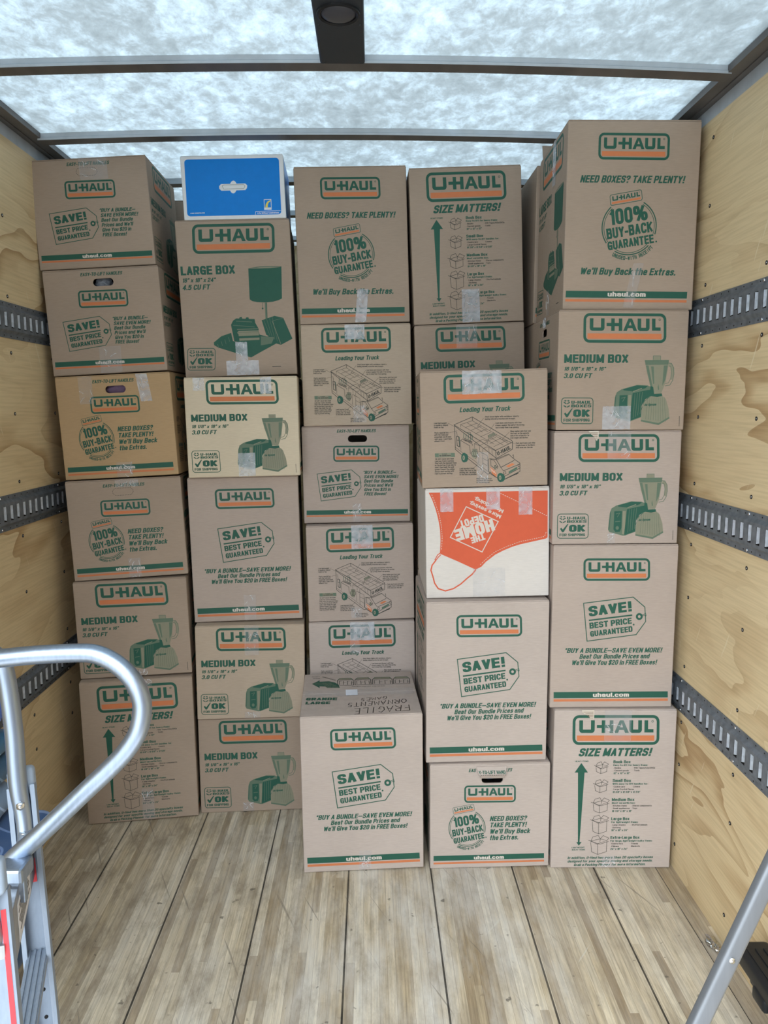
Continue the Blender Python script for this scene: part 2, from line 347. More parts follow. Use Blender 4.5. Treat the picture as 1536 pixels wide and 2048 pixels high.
# roof bows: a light upright web towards the open end, its underside's shade put into a darker colour
def bow(idx, y):
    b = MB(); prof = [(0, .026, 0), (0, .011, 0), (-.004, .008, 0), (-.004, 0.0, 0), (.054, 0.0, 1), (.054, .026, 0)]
    vs = []; xs = [XL+.055 + (XR-XL-.11)*i/NX for i in range(NX+1)]
    for x in xs:
        for (dy, dz, _) in prof: vs.append((x, y+dy, roof_z(x)+dz))
    k = len(prof)
    for i in range(NX):
        for j in range(k-1):
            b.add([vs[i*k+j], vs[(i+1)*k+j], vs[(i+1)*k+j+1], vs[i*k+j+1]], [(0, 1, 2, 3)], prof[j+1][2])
    b.add([vs[0+j] for j in range(k)], [tuple(range(k))]); b.add([vs[NX*k+j] for j in range(k)], [tuple(range(k))[::-1]])
    struct('trim_%d' % idx, b, [RIB, RAIL_D])
for i, y in enumerate((.632, 1.242, 1.852, 2.462, 3.072, 3.682, 4.292, 4.902)): bow(i+1, y)
def siderail(idx, xw, s):
    b = MB(); L = YF-YB; yc = (YB+YF)/2
    b.box((xw+s*.006, yc, WALL_TOP+.022), (.012, L, .044), 0)
    b.box((xw-s*.028, yc, WALL_TOP+.055), (.075, L, .022), 1)
    b.box((xw-s*.063, yc, WALL_TOP+.068), (.004, L, .030), 0)
    b.box((xw-s*.020, yc, WALL_TOP+.043), (.012, L, .006), 1)
    b.box((xw+s*.020, yc, WALL_TOP+.06), (.03, L, .14), 1)
    struct('trim_%d' % idx, b, [RIB, RAIL_D])
siderail(9, XR, 1); siderail(10, XL, -1)
b = MB(); b.box(((XL+XR)/2, YB-.03, 2.68), (XR-XL+.08, .05, .26)); struct('wall_rear', b, flat('grey_door_header', (.35, .36, .38), .5))
b = MB(); b.box((2.6, -10.8, 2.4), (.3, 21, 6.8)); struct('wall_light_blocker', b, flat('dark_light_blocker', (.10, .075, .06), .8))  # unseen wall added at the rear right to dim the left side
# pale asphalt outside the open rear doorway
b = MB(); b.box((0, -21.5, -1.0), (60, 40, .1)); struct('ground', b, flat('pale_concrete_yard', (.42, .41, .39), .9))

# screws in the plywood (children of their wall)
def screws(wall, x, s, pts):
    for (y, z) in pts:
        b = MB(); b.cyl((x-s*.0015, y, z), (x+s*.001, y, z), .0065, 0, 12); b.cyl((x-s*.0022, y, z), (x-s*.0012, y, z), .003, 1, 8)
        b.build('screw', [DARKIN, STEEL], wall)
ptsR = [(y, z) for y in (2.28, 2.69) for z in (.10, .42, .585, .80, 1.06, 1.255, 1.475, 1.71, 1.955, 2.16, 2.42, 2.64)]
screws(wall_r, XR, 1, ptsR)
ptsL = [(y, z) for y in (2.86, 3.22) for z in (.42, .56, .80, 1.05, 1.265, 1.47, 1.72, 1.94, 2.14, 2.42, 2.66)]
screws(wall_l, XL, -1, ptsL)

# ------------------------------------------------------------------ slotted cargo rails
def cargo_rail(xw, s, zc, label):
    b = MB(); y0, y1 = .55, 5.1; pitch = .0508; hw = .0105; sh = .027; pr = .013
    X = lambda d: xw - s*d
    def strip(z0, d0, z1, d1, mi=0):
        b.add([(X(d0), y0, zc+z0), (X(d0), y1, zc+z0), (X(d1), y1, zc+z1), (X(d1), y0, zc+z1)], [(0, 1, 2, 3)], mi)
    strip(-.064, 0, -.064, .003); strip(-.064, .003, -.047, .003); strip(-.047, .003, -.037, pr)
    strip(.037, pr, .047, .003); strip(.047, .003, .064, .003); strip(.064, .003, .064, 0)
    n = int((y1-y0)/pitch)
    strip(sh, pr, .037, pr); strip(-.037, pr, -sh, pr)
    for i in range(n):
        a = y0+i*pitch; c = a+pitch/2; e = a+pitch
        for (ya, yb) in ((a, c-hw), (c+hw, e)):
            b.add([(X(pr), ya, zc-sh), (X(pr), yb, zc-sh), (X(pr), yb, zc+sh), (X(pr), ya, zc+sh)], [(0, 1, 2, 3)])
        # slot: the far side wall folds inward as a bright tongue, the rest is a dark recess
        bd = .0015
        q = [(X(pr), c-hw, zc-sh), (X(pr), c+hw, zc-sh), (X(pr), c+hw, zc+sh), (X(pr), c-hw, zc+sh)]
        r = [(X(bd), c-hw, zc-sh), (X(bd), c+hw, zc-sh), (X(bd), c+hw, zc+sh), (X(bd), c-hw, zc+sh)]
        b.add(q+r, [(0, 1, 5, 4), (1, 2, 6, 5), (2, 3, 7, 6), (3, 0, 4, 7), (4, 5, 6, 7)], 2)
        b.add([(X(pr-.001), c+hw-.0002, zc-sh*.90), (X(bd+.003), c-hw*.75, zc-sh*.70), (X(bd+.003), c-hw*.75, zc+sh*.92), (X(pr-.001), c+hw-.0002, zc+sh*.98)], [(0, 1, 2, 3)], 1)
        for sg in (-1, 1):
            b.add([(X(.0034), c-.003, zc+sg*.056-.002), (X(.0034), c+.003, zc+sg*.056-.002), (X(.0034), c+.003, zc+sg*.056+.002), (X(.0034), c-.003, zc+sg*.056+.002)], [(0, 1, 2, 3)], 2)
    o = b.build('cargo_rail', [GALV, GALV_B, DARKIN])
    tag(o, label, 'rail', 'slotted steel rails on the plywood')
    for y in (2.28, 2.70, 3.2):
        for sg in (-1, 1):
            k = MB(); k.cyl((X(.002), y, zc+sg*.0555), (X(.006), y, zc+sg*.0555), .005, 0, 10); k.build('rivet', STEEL, o)
for z, t in ((2.055, 'highest'), (1.367, 'middle'), (.686, 'lowest')):
    cargo_rail(XR, 1, z, '%s slotted galvanized steel rail on the plywood above the black platform' % t)
    cargo_rail(XL, -1, z, '%s slotted galvanized steel rail on the plywood behind the hand truck' % t)

# ------------------------------------------------------------------ printing: shapes traced on a panel plan
_fc = {}
# block lettering: each character is a set of pen strokes on a grid (x 0-8 wide, y 0 = baseline, 7 = x-height, 10 = capitals);
# '~' marks a rounded stroke, 'z' a closed one
STROKES = {
'A': '0,0 4,10|4,10 8,0|1.5,3 6.5,3', 'B': '0,0 0,10|~0,10 5,10 7.6,10 7.6,5.3 5,5.3 0,5.3|~0,5.3 5,5.3 8,5.3 8,0 5,0 0,0', 'C': '~8,7 8,10 0,10 0,0 8,0 8,3', 'D': '0,0 0,10|~0,10 4,10 8,10 8,0 4,0 0,0',
'E': '0,0 0,10|0,10 7,10|0,5.2 6.4,5.2|0,0 7,0', 'F': '0,0 0,10|0,10 7,10|0,5 6.2,5', 'G': '~8,7 8,10 0,10 0,0 8,0 8,4.6|8,4.6 5,4.6|8,4.6 8,0', 'H': '0,0 0,10|8,0 8,10|0,5.2 8,5.2', 'I': '0,0 0,10', 'J': '~0,3 0,0 7,0 7,4|7,4 7,10',
'K': '0,0 0,10|8,10 .4,4.2|2.6,5.8 8,0', 'L': '0,0 0,10|0,0 6.5,0', 'M': '0,0 0,10|11,0 11,10|0,10 5.5,1|5.5,1 11,10', 'N': '0,0 0,10|8,0 8,10|0,10 8,0', 'O': '~z0,5 0,10 8,10 8,5 8,0 0,0', 'P': '0,0 0,10|~0,10 4,10 8,10 8,4.4 4,4.4 0,4.4',
'Q': '~z0,5 0,10 8,10 8,5 8,0 0,0|5,2.5 8,-.8', 'R': '0,0 0,10|~0,10 4,10 8,10 8,4.6 4,4.6 0,4.6|4.4,4.6 8,0', 'S': '~8,7.2 8,10 0,10 0,5.6 8,5 8,0 0,0 0,2.8', 'T': '0,10 8,10|4,0 4,10', 'U': '0,4 0,10|8,4 8,10|~0,5 0,0 8,0 8,5',
'V': '0,10 4,0|4,0 8,10', 'W': '0,10 3.2,0|3.2,0 6.4,9|6.4,9 9.6,0|9.6,0 12.8,10', 'X': '0,0 8,10|0,10 8,0', 'Y': '0,10 4,4.5|4,4.5 8,10|4,0 4,4.5', 'Z': '0,10 8,10|8,10 0,0|0,0 8,0',
'0': '~z0,5 0,10 7.5,10 7.5,5 7.5,0 0,0', '1': '3.5,0 3.5,10|3.5,9.4 1,7.6', '2': '~0,6.8 0,10 7.5,10 7.5,5.5 0,2.6 0,0|0,0 7.5,0', '3': '~0,7.5 0,10 7.5,10 7.5,5.3 3,5.3|~3,5.3 7.8,5.3 7.8,0 0,0 0,2.6', '4': '6,0 6,10|6,10 0,3.2|0,2.6 8,2.6',
'5': '1,10 7,10|1,10 .6,5.4|~.6,5.2 4,7.4 7.6,6 7.6,0 0,0 0,2.4', '6': '~7.4,7.6 7.4,10 0,10 0,0 7.6,0 7.6,6.2 0,6.2', '8': '~z.3,7.7 .3,10 7.3,10 7.3,5.3 .3,5.3|~z0,2.6 0,5.3 7.6,5.3 7.6,0 0,0',
'a': '~0,5 0,7 6.5,7 6.5,4|6.5,4 6.5,0|~6.5,4.2 0,4.2 0,0 6.5,0 6.5,2', 'b': '0,0 0,10|~z0,3.5 0,7 7,7 7,3.5 7,0 0,0', 'c': '~6.8,4.8 6.8,7 0,7 0,0 6.8,0 6.8,2.2', 'd': '7,0 7,10|~z0,3.5 0,7 7,7 7,3.5 7,0 0,0', 'e': '~6.8,1.8 6.8,0 0,0 0,7 6.8,7 6.8,3.6|6.8,3.6 0,3.6',
'f': '~5,10 1.8,10 1.8,7|1.8,7 1.8,0|0,7 4.2,7', 'g': '~z0,3.5 0,7 7,7 7,3.5 7,.3 0,.3|7,7 7,0|~7,1 7,-3 0,-3 0,-1.6', 'h': '0,0 0,10|~0,4 0,7 6.8,7 6.8,4|6.8,4 6.8,0', 'i': '0,0 0,7|0,9.9 0,10', 'j': '1,-2 1,7|1,9.9 1,10', 'k': '0,0 0,10|6.4,7 .4,3|2.2,4 6.6,0', 'l': '0,0 0,10',
'm': '0,0 0,7|~0,4 0,7 5.4,7 5.4,4|5.4,4 5.4,0|~5.4,4 5.4,7 10.8,7 10.8,4|10.8,4 10.8,0', 'n': '0,0 0,7|~0,4 0,7 6.8,7 6.8,4|6.8,4 6.8,0', 'o': '~z0,3.5 0,7 7,7 7,3.5 7,0 0,0', 'p': '0,-3 0,7|~z0,3.5 0,7 7,7 7,3.5 7,0 0,0', 'q': '7,-3 7,7|~z0,3.5 0,7 7,7 7,3.5 7,0 0,0', 'r': '0,0 0,7|~0,3.5 0,7 4.2,7',
's': '~6.4,5.2 6.4,7 0,7 0,3.9 6.4,3.4 6.4,0 0,0 0,1.8', 't': '1.8,2 1.8,10|~1.8,3 1.8,0 5,0|0,7 4.6,7', 'u': '0,3 0,7|~0,3.5 0,0 6.8,0 6.8,3.5|6.8,0 6.8,7', 'v': '0,7 3.4,0|3.4,0 6.8,7', 'w': '0,7 2.6,0|2.6,0 5.2,6.6|5.2,6.6 7.8,0|7.8,0 10.4,7', 'x': '0,0 6.6,7|0,7 6.6,0', 'y': '0,7 3.5,0|7,7 2.2,-3', 'z': '0,7 6,7|6,7 0,0|0,0 6,0',
'!': '1,4 1,10|1,0 1,.1', '?': '~0,7 0,10 7,10 7,6 3.4,5.4 3.4,3.4|3.4,0 3.4,.1', '.': '0,0 0,.1', ',': '0,.2 -.5,-1.4', "'": '0,8.6 0,10', '"': '0,8.6 0,10|3.4,8.6 3.4,10', '%': '~z0,7.6 0,10 5.6,10 5.6,5.2 0,5.2|12.5,10 4.5,0|~z11,2.4 11,4.8 16.6,4.8 16.6,0 11,0', '-': '0,4 3.4,4', '\u2014': '0,4 11,4', '/': '0,-.5 4,10.5',
'*': '2,8 2,10|.6,8.4 3.4,9.6|.6,9.6 3.4,8.4', ':': '0,0 0,.1|0,6.4 0,6.5', '(': '~2,11 0,8 0,2 2,-1', ')': '~0,11 2,8 2,2 0,-1', '\u2022': '0,3.4 0,3.5', '$': '~8,7.2 8,10 0,10 0,5.6 8,5 8,0 0,0 0,2.8|4,-.6 4,10.6'}

def stroke_outline(P, w, closed):
    n = len(P); A = []; B = []
    for i in range(n):
        a = P[i-1] if (i > 0 or closed) else None; c = P[(i+1) % n] if (i < n-1 or closed) else None
        d1 = (P[i]-a) if a is not None else (c-P[i]); d2 = (c-P[i]) if c is not None else (P[i]-a)
        d1 = d1/(np.linalg.norm(d1)+1e-9); d2 = d2/(np.linalg.norm(d2)+1e-9)
        n1 = np.array([-d1[1], d1[0]]); m = n1+np.array([-d2[1], d2[0]]); ml = np.linalg.norm(m); m = n1 if ml < .3 else m/ml
        k = min(1.6, 1/max(.4, m@n1)); A.append(P[i]+m*w/2*k); B.append(P[i]-m*w/2*k)
    return np.array(A+B), [(i, (i+1) % n, n+(i+1) % n, n+i) for i in range(n if closed else n-1)]

def chaikin(P, closed, it):
    for _ in range(it):
        Q = [] if closed else [P[0]]; n = len(P)
        for i in range(n if closed else n-1):
            a, c = P[i], P[(i+1) % n]; Q += [a*.75+c*.25, a*.25+c*.75]
        if not closed: Q[1:2] = [] ; Q[-1:] = []; Q.append(P[-1])
        P = Q
    return P

def glyphs(text, shear, bold, res):
    """-> list of (verts, faces) layers, total width; capital height is 1"""
    k = (text, shear, bold, res)
    if k not in _fc:
        w = .115+bold*2.3; ux = .043; x = 0.0; layers = {}
        for ch in text:
            if ch == ' ': x += .20+w*.3; continue
            sp = STROKES.get(ch); mx = 0
            if sp is None: continue
            for li, st in enumerate(sp.split('|')):
                rnd = st[0] == '~'; st = st.lstrip('~'); cl = st[0] == 'z'; st = st.lstrip('z')
                P = [np.array([float(t) for t in q.split(',')]) for q in st.split()]
                mx = max(mx, max(q[0] for q in P))
                P = [np.array([q[0]*ux+w/2, w/2+q[1]*(1-w)/10]) for q in P]
                if rnd: P = chaikin(P, cl, 1 if res == 1 else 2)
                else:
                    d = P[-1]-P[0]; L = np.linalg.norm(d); diag = abs(d[0]) > .02 and abs(d[1]) > .02
                    e = d/(L+1e-9)*(w/2*(.75 if diag else 1)); P = [P[0]-e, P[-1]+e]
                    if diag:   # trimmed flat at the top and bottom of the line
                        pass
                V, F = stroke_outline(P, w, cl and rnd)
                lo, hi = min(q[1] for q in P)-1, max(q[1] for q in P)+1
                if not rnd and abs(P[0][0]-P[1][0]) > .02 and abs(P[0][1]-P[1][1]) > .02 and st.count(' ') == 1:
                    ys = [float(q.split(',')[1]) for q in st.split()]
                    yt = w/2+max(ys)*(1-w)/10+w/2; yb = w/2+min(ys)*(1-w)/10-w/2
                    V = V.copy(); V[:, 1] = np.clip(V[:, 1], yb, yt)
                V = V+np.array([x, 0]); V[:, 0] += V[:, 1]*shear*.9
                L = layers.setdefault(li, [[], [], 0]); L[1] += [tuple(i+L[2] for i in f) for f in F]; L[0].append(V); L[2] += len(V)
            x += mx*ux+w+.055
        W = x-.055
        _fc[k] = ([(np.concatenate(L[0]), L[1]) for L in layers.values()], W)
    return _fc[k]
CAPH = 1.0

def homography(q, W, H):
    dst = [(-W/2, H), (W/2, H), (W/2, 0), (-W/2, 0)]; A = []; B = []
    for (x, y), (u, v) in zip(q, dst):
        A += [[x, y, 1, 0, 0, 0, -u*x, -u*y], [0, 0, 0, x, y, 1, -v*x, -v*y]]; B += [u, v]
    return np.append(np.linalg.solve(np.array(A, float), np.array(B, float)), 1).reshape(3, 3)

class Plan:
    """printed artwork of one panel, kept as flat shapes in metres (u across, v up)"""
    def __init__(s, quad, W, H): s.Hm = homography(quad, W, H); s.W = W; s.H = H; s.items = []; s.aff = None
    def uv(s, pts):
        P = np.asarray(pts, float).reshape(-1, 2)
        if s.aff is not None: P = np.c_[P, np.ones(len(P))] @ s.aff
        q = np.c_[P, np.ones(len(P))] @ s.Hm.T
        return q[:, :2]/q[:, 2:3]
    def px(s, p):     # local metres per traced unit
        a = s.uv([p, (p[0]+1, p[1]), (p[0], p[1]+1)]); return .5*(np.linalg.norm(a[1]-a[0])+np.linalg.norm(a[2]-a[0]))
    def raw(s, col, v, f, ly): s.items.append((col, np.asarray(v), f, ly))
    def P(s, col, pts, holes=(), ly=0):
        loops = [s.uv(pts)] + [s.uv(h) for h in holes]
        allv = np.concatenate(loops)
        tris = tessellate_polygon([[Vector((x, y, 0)) for x, y in lp] for lp in loops])
        s.raw(col, allv, [tuple(t) for t in tris], ly)
    def L(s, col, pts, w, ly=0, closed=False):
        """stroke with mitred corners, w in traced units"""
        U = s.uv(pts); ww = w*s.px(pts[0])/2; n = len(U)
        Lf = []; Rt = []
        for i in range(n):
            a = U[i-1] if (i > 0 or closed) else None; c = U[(i+1) % n] if (i < n-1 or closed) else None
            d1 = (U[i]-a) if a is not None else (c-U[i]); d2 = (c-U[i]) if c is not None else (U[i]-a)
            d1 = d1/(np.linalg.norm(d1)+1e-12); d2 = d2/(np.linalg.norm(d2)+1e-12)
            n1 = np.array([-d1[1], d1[0]]); n2 = np.array([-d2[1], d2[0]]); m = n1+n2
            ml = np.linalg.norm(m); m = n1 if ml < .3 else m/ml
            k = min(2.0, 1/max(.3, m@n1)); Lf.append(U[i]+m*ww*k); Rt.append(U[i]-m*ww*k)
        f = [(i, (i+1) % n, n+(i+1) % n, n+i) for i in range(n if closed else n-1)]
        s.raw(col, np.array(Lf+Rt), f, ly)
    def T(s, col, text, x0, y0, x1, y1, h, sh=0.0, bold=.03, ly=0, res=2):
        lay, w = glyphs(text, sh, bold, res)
        a, c = s.uv([(x0, y0), (x1, y1)]); d = c-a; k = np.linalg.norm(d)/w; e = d/np.linalg.norm(d); up = np.array([-e[1], e[0]])
        hh = h*s.px((x0, y0))/CAPH
        for v, f in lay: s.raw(col, a + np.outer(v[:, 0]*k, e) + np.outer(v[:, 1]*hh, up), f, ly)
    def ring(s, col, c, r, w, a0=0, a1=360, ly=0, n=48):
        pts = [(c[0]+r*math.cos(math.radians(a0+(a1-a0)*i/n)), c[1]+r*math.sin(math.radians(a0+(a1-a0)*i/n))) for i in range(n+1)]
        if a1-a0 == 360: s.L(col, pts[:-1], w, ly, True)
        else: s.L(col, pts, w, ly)
    def disc(s, col, c, rx, ry=None, ly=0, n=20):
        ry = ry or rx
        s.P(col, [(c[0]+rx*math.cos(2*math.pi*i/n), c[1]+ry*math.sin(2*math.pi*i/n)) for i in range(n)], ly=ly)
    def rrect(s, col, x0, y0, x1, y1, r, w=None, ly=0):
        pts = []
        for cx, cy, a in ((x1-r, y0+r, -90), (x1-r, y1-r, 0), (x0+r, y1-r, 90), (x0+r, y0+r, 180)):
            for k in range(6): t = math.radians(a+18*k); pts.append((cx+r*math.cos(t), cy+r*math.sin(t)))
        if w: s.L(col, pts, w, ly, True)
        else: s.P(col, pts, ly=ly)
    def sub(s, src, dst):
        """affine frame: 3 source points land on 3 traced points (row-vector matrix)"""
        A = np.c_[np.array(src, float), np.ones(3)]; X = np.linalg.solve(A, np.array(dst, float))
        M = np.eye(3); M[:, :2] = X; s.aff = M[:, :2]
    def end(s): s.aff = None

def logo(p, tl, tr, bl, thin=False):
    """maker's sign: rounded border, block letters, orange bar; drawn on an 898 x 303 field"""
    p.sub([(0, 0), (898, 0), (0, 303)], [tl, tr, bl])
    bw = 16 if thin else 29
    p.rrect(GREEN, bw/2, bw/2, 898-bw/2, 303-bw/2, 52, bw)
    Y0, Y1 = 53, 181
    def U(x0, x1, st, r): p.P(GREEN, [(x0, Y0), (x0+st, Y0), (x0+st, Y1-34), (x1-st, Y1-34), (x1-st, Y0), (x1, Y0), (x1, Y1-r), (x1-r*.35, Y1-r*.3), (x1-r, Y1), (x0+r, Y1), (x0+r*.35, Y1-r*.3), (x0, Y1-r)])
    U(68, 228, 39, 26)
    p.P(GREEN, [(250, 100), (300, 100), (300, Y0), (338, Y0), (338, 100), (382, 100), (382, Y0), (420, Y0), (420, Y1), (382, Y1), (382, 132), (338, 132), (338, Y1), (300, Y1), (300, 132), (250, 132)])
    p.P(GREEN, [(430, Y1), (487, Y0), (525, Y0), (582, Y1), (542, Y1), (530, 151), (481, 151), (470, Y1)], [[(506, 84), (521, 124), (491, 124)]])
    U(586, 716, 39, 26)
    p.P(GREEN, [(742, Y0), (780, Y0), (780, 143), (836, 143), (836, Y1-4), (742, Y1-4)])
    p.ring(GREEN, (826, 64), 9, 5, n=14)
    p.P(ORANGE, [(45, 207), (846, 207), (846, 262), (45, 262)])
    p.end()

def badge(p, cx, cy, Rr):
    k = Rr/276.0
    p.sub([(724, 1106), (824, 1106), (724, 1206)], [(cx, cy), (cx+100*k, cy), (cx, cy+100*k)])
    for r, w in ((272, 11), (253, 6)):
        p.ring(GREEN, (724, 1106), r, w, -62, 14); p.ring(GREEN, (724, 1106), r, w, 40, 118); p.ring(GREEN, (724, 1106), r, w, 143, 224)
    p.end()
    f = lambda x, y: (cx+(x-724)*k, cy+(y-1106)*k)
    logo(p, f(503, 800), f(823, 738), f(520, 907), True)
    p.T(GREEN, '100%', *f(530, 1097), *f(910, 1033), 150*k, 0, .035)
    p.T(GREEN, 'BUY-BACK', *f(512, 1234), *f(968, 1147), 102*k, 0, .04)
    p.T(GREEN, 'GUARANTEE', *f(530, 1342), *f(988, 1255), 84*k, 0, .04)
    p.disc(GREEN, f(1008, 1242), 9*k)
    txt = 'UNUSED-WITH RECEIPT'; n = len(txt)
    for i, ch in enumerate(txt):
        if ch == ' ': continue
        a = math.radians(116 - 77*i/(n-1)); r = 325
        q = (724+r*math.cos(a), 1106+r*math.sin(a)); e = (math.sin(a), -math.cos(a)); h = 10.5 if ch != 'I' else 3
        p.T(GREEN, ch, *f(q[0]-e[0]*h, q[1]-e[1]*h), *f(q[0]+e[0]*h, q[1]+e[1]*h), 38*k, 0, .03, res=1)

def price_tag(p, dst=None):
    """SAVE! tag drawn on its own plan (points of the large panel)"""
    if dst: p.sub([(443, 652), (955, 590), (480, 1040)], dst); A = p.aff; g = lambda x, y: tuple((np.array([x, y, 1.]) @ A)[:2]); p.end(); k = math.dist(g(443, 652), g(955, 590))/515.7
    else: g = lambda x, y: (x, y); k = 1
    p.L(GREEN, [g(*q) for q in ((443, 652), (955, 590), (1075, 693), (1084, 840), (985, 975), (480, 1040))], 9*k, 0, True)
    p.ring(GREEN, g(1018, 790), 25*k, 21*k, n=24)
    p.L(GREEN, [g(1046, 774), g(1088, 757)], 6*k); p.L(GREEN, [g(1050, 784), g(1090, 772), g(1082, 798)], 5*k)
    p.T(GREEN, 'SAVE!', *g(500, 790), *g(942, 736), 106*k, 0, .045)
    p.L(GREEN, [g(498, 828), g(945, 775)], 15*k)
    p.T(GREEN, 'BEST PRICE', *g(507, 914), *g(942, 862), 62*k, 0, .04)
    p.T(GREEN, 'GUARANTEED', *g(514, 996), *g(950, 944), 58*k, 0, .04)
    p.T(GREEN, '*', *g(954, 916), *g(974, 913), 52*k, 0, .03)

def site_band(p, x0, x1, y0l, y0r, h, oy, oh, tx0, tx1, tb, tbr, th):
    p.P(GREEN, [(x0, y0l), (x1, y0r), (x1, y0r+h), (x0, y0l+h)])
    p.P(ORANGE, [(x0, y0l+oy), (x1, y0r+oy), (x1, y0r+oy+oh), (x0, y0l+oy+oh)])
    p.T(WHITE, 'uhaul.com', tx0, tb, tx1, tbr, th, 0, .03, 1)

LW, LH, MW, MH = .4572, .6096, .4572, .4064

# --- large box, "need boxes" side
D_need = Plan([(35, 78), (1370, 60), (1425, 1900), (112, 1935)], LW, LH); p = D_need
logo(p, (350, 200), (1062, 195), (362, 459))
p.T(GREEN, 'NEED BOXES? TAKE PLENTY!', 195, 685, 1238, 672, 70, .22, .035)
badge(p, 724, 1106, 276)
p.T(GREEN, "We'll Buy Back the Extras.", 260, 1583, 1225, 1570, 68, .22, .035)
site_band(p, 133, 1361, 1748, 1726, 66, 82, 24, 560, 945, 1793, 1786, 46)

# --- large box, "save" side
D_saveL = Plan([(130, 50), (1430, 45), (1345, 1710), (100, 1715)], LW, LH); p = D_saveL
logo(p, (440, 190), (1130, 190), (440, 422))
price_tag(p)
p.T(GREEN, '*BUY A BUNDLE\u2014SAVE EVEN MORE!', 245, 1160, 1245, 1157, 50, .22, .035)
p.T(GREEN, 'Beat Our Bundle Prices and', 400, 1220, 1118, 1217, 48, .22, .035)
p.T(GREEN, "We'll Give You $20 in FREE Boxes!", 320, 1283, 1192, 1280, 50, .22, .035)
site_band(p, 140, 1310, 1557, 1552, 62, 72, 24, 542, 912, 1607, 1605, 42)

# --- large box, "size matters" side
D_size = Plan([(135, 100), (1405, 97), (1340, 1695), (115, 1690)], LW, LH); p = D_size
logo(p, (322, 153), (1221, 153), (322, 455))
p.T(GREEN, 'SIZE MATTERS!', 383, 571, 1130, 568, 84, .25, .045)
p.P(GREEN, [(418, 637), (487, 733), (452, 733), (410, 1432), (432, 1430), (403, 1468), (377, 1432), (393, 1432), (384, 733), (349, 733)])
p.T(GREEN, 'HEAVY ITEMS', 353, 628, 490, 627, 15, 0, .02, res=1)
p.T(GREEN, 'LIGHTWEIGHT,', 330, 1494, 468, 1493, 15, 0, .02, res=1); p.T(GREEN, 'BULKY ITEMS', 333, 1516, 467, 1515, 15, 0, .02, res=1)
def openbox(x0, y0, x1, y1, f):
    w = x1-x0; m = x0+w*.46; t = y0+f; lw = 4
    p.L(BLACK, [(x0+w*.12, t+12), (x0+w*.16, y1-f*.55), (m, y1), (x1-w*.12, y1-f*.55), (x1-w*.10, t)], lw)
    p.L(BLACK, [(m, t+f*.55), (m, y1)], lw)
    p.L(BLACK, [(x0+w*.12, t), (m, t+f*.55), (x1-w*.10, t-4), (x1-w*.42, t-f*.45)], lw)
    p.L(BLACK, [(x0+w*.12, t), (x1-w*.42, t-f*.45), (x1-w*.44, t+f*.2)], lw)
    p.L(BLACK, [(x0+w*.12, t), (x0+w*.22, y0+6), (x1-w*.52, y0-8), (x1-w*.42, t-f*.45)], lw)
    p.L(BLACK, [(x1-w*.42, t-f*.45), (x1-w*.28, y0-6), (x1, y0+f*.42), (x1-w*.10, t-4)], lw)
    p.L(BLACK, [(x0+w*.12, t), (x0, t-8), (m-8, t+f*.66), (m, t+f*.55)], lw); p.L(BLACK, [(m, t+f*.55), (m+w*.1, t+f*.66), (x1, t+4)], lw)
openbox(552, 632, 697, 745, 38); openbox(540, 812, 697, 936, 38); openbox(522, 995, 712, 1141, 44); openbox(516, 1170, 707, 1350, 44); openbox(500, 1374, 712, 1556, 48)
for (h, hx, hy, hw, sub, sx, rows, dim, dw) in (
    ('Book Box', 748, 640, 178, 'Easy-to-lift for heavy items:', 356, (('\u2022 Books', 80, '\u2022 VHS Tapes/CDs/DVDs', 230), ('\u2022 Canned goods', 160, '\u2022 Tools', 70)), '12" x 12" x 12"', 172),
    ('Small Box', 742, 829, 190, 'With easy-to-lift handles for:', 368, (('\u2022 Cookie jars', 130, '\u2022 Linens', 82), ('\u2022 Large Crystal Pieces', 222, None, 0)), '16 3/8" x 12 5/8" x 12 5/8"', 286),
    ('Medium Box', 737, 1021, 233, 'Most versatile box:', 243, (('\u2022 Kitchen items', 155, '\u2022 Stereo components', 210), ('\u2022 Small appliances', 186, '\u2022 Toys', 60)), '18 1/8" x 18" x 16"', 208),
    ('Large Box', 733, 1214, 188, 'For lightweight items:', 278, (('\u2022 Lamp shades', 150, '\u2022 Stuffed animals', 172), ('\u2022 Clothing', 98, None, 0)), '18" x 18" x 24"', 172),
    ('Extra-Large Box', 727, 1402, 300, 'For large, lightweight bulky items:', 432, (('\u2022 Comforters', 130, '\u2022 Towels', 84), ('\u2022 Pillows', 88, '\u2022 Blankets', 104)), '24" x 18" x 24"', 176)):
    p.T(GREEN, h, hx, hy, hx+hw, hy, 30, 0, .035); p.T(GREEN, sub, hx, hy+28, hx+sx, hy+28, 18, 0, .03, res=1)
    for r, (a, aw, c, cw) in enumerate(rows):
        yy = hy+55+r*26; p.T(BLACK, a, hx, yy, hx+aw, yy, 15, 0, .015, res=1)
        if c: p.T(BLACK, c, hx+202, yy, hx+202+cw, yy, 15, 0, .015, res=1)
    p.T(GREEN, dim, hx, hy+110, hx+dw, hy+110, 19, .1, .03, res=1)
p.T(GREEN, 'In addition, U-Haul has more than 20 specialty boxes', 288, 1600, 1165, 1597, 24, .22, .03, res=1)
p.T(GREEN, 'designed for your specific moving and storage needs.', 288, 1635, 1162, 1632, 24, .22, .03, res=1)
p.T(GREEN, 'Grab a Packing Planner for more information.', 352, 1671, 1090, 1668, 24, .22, .03, res=1)

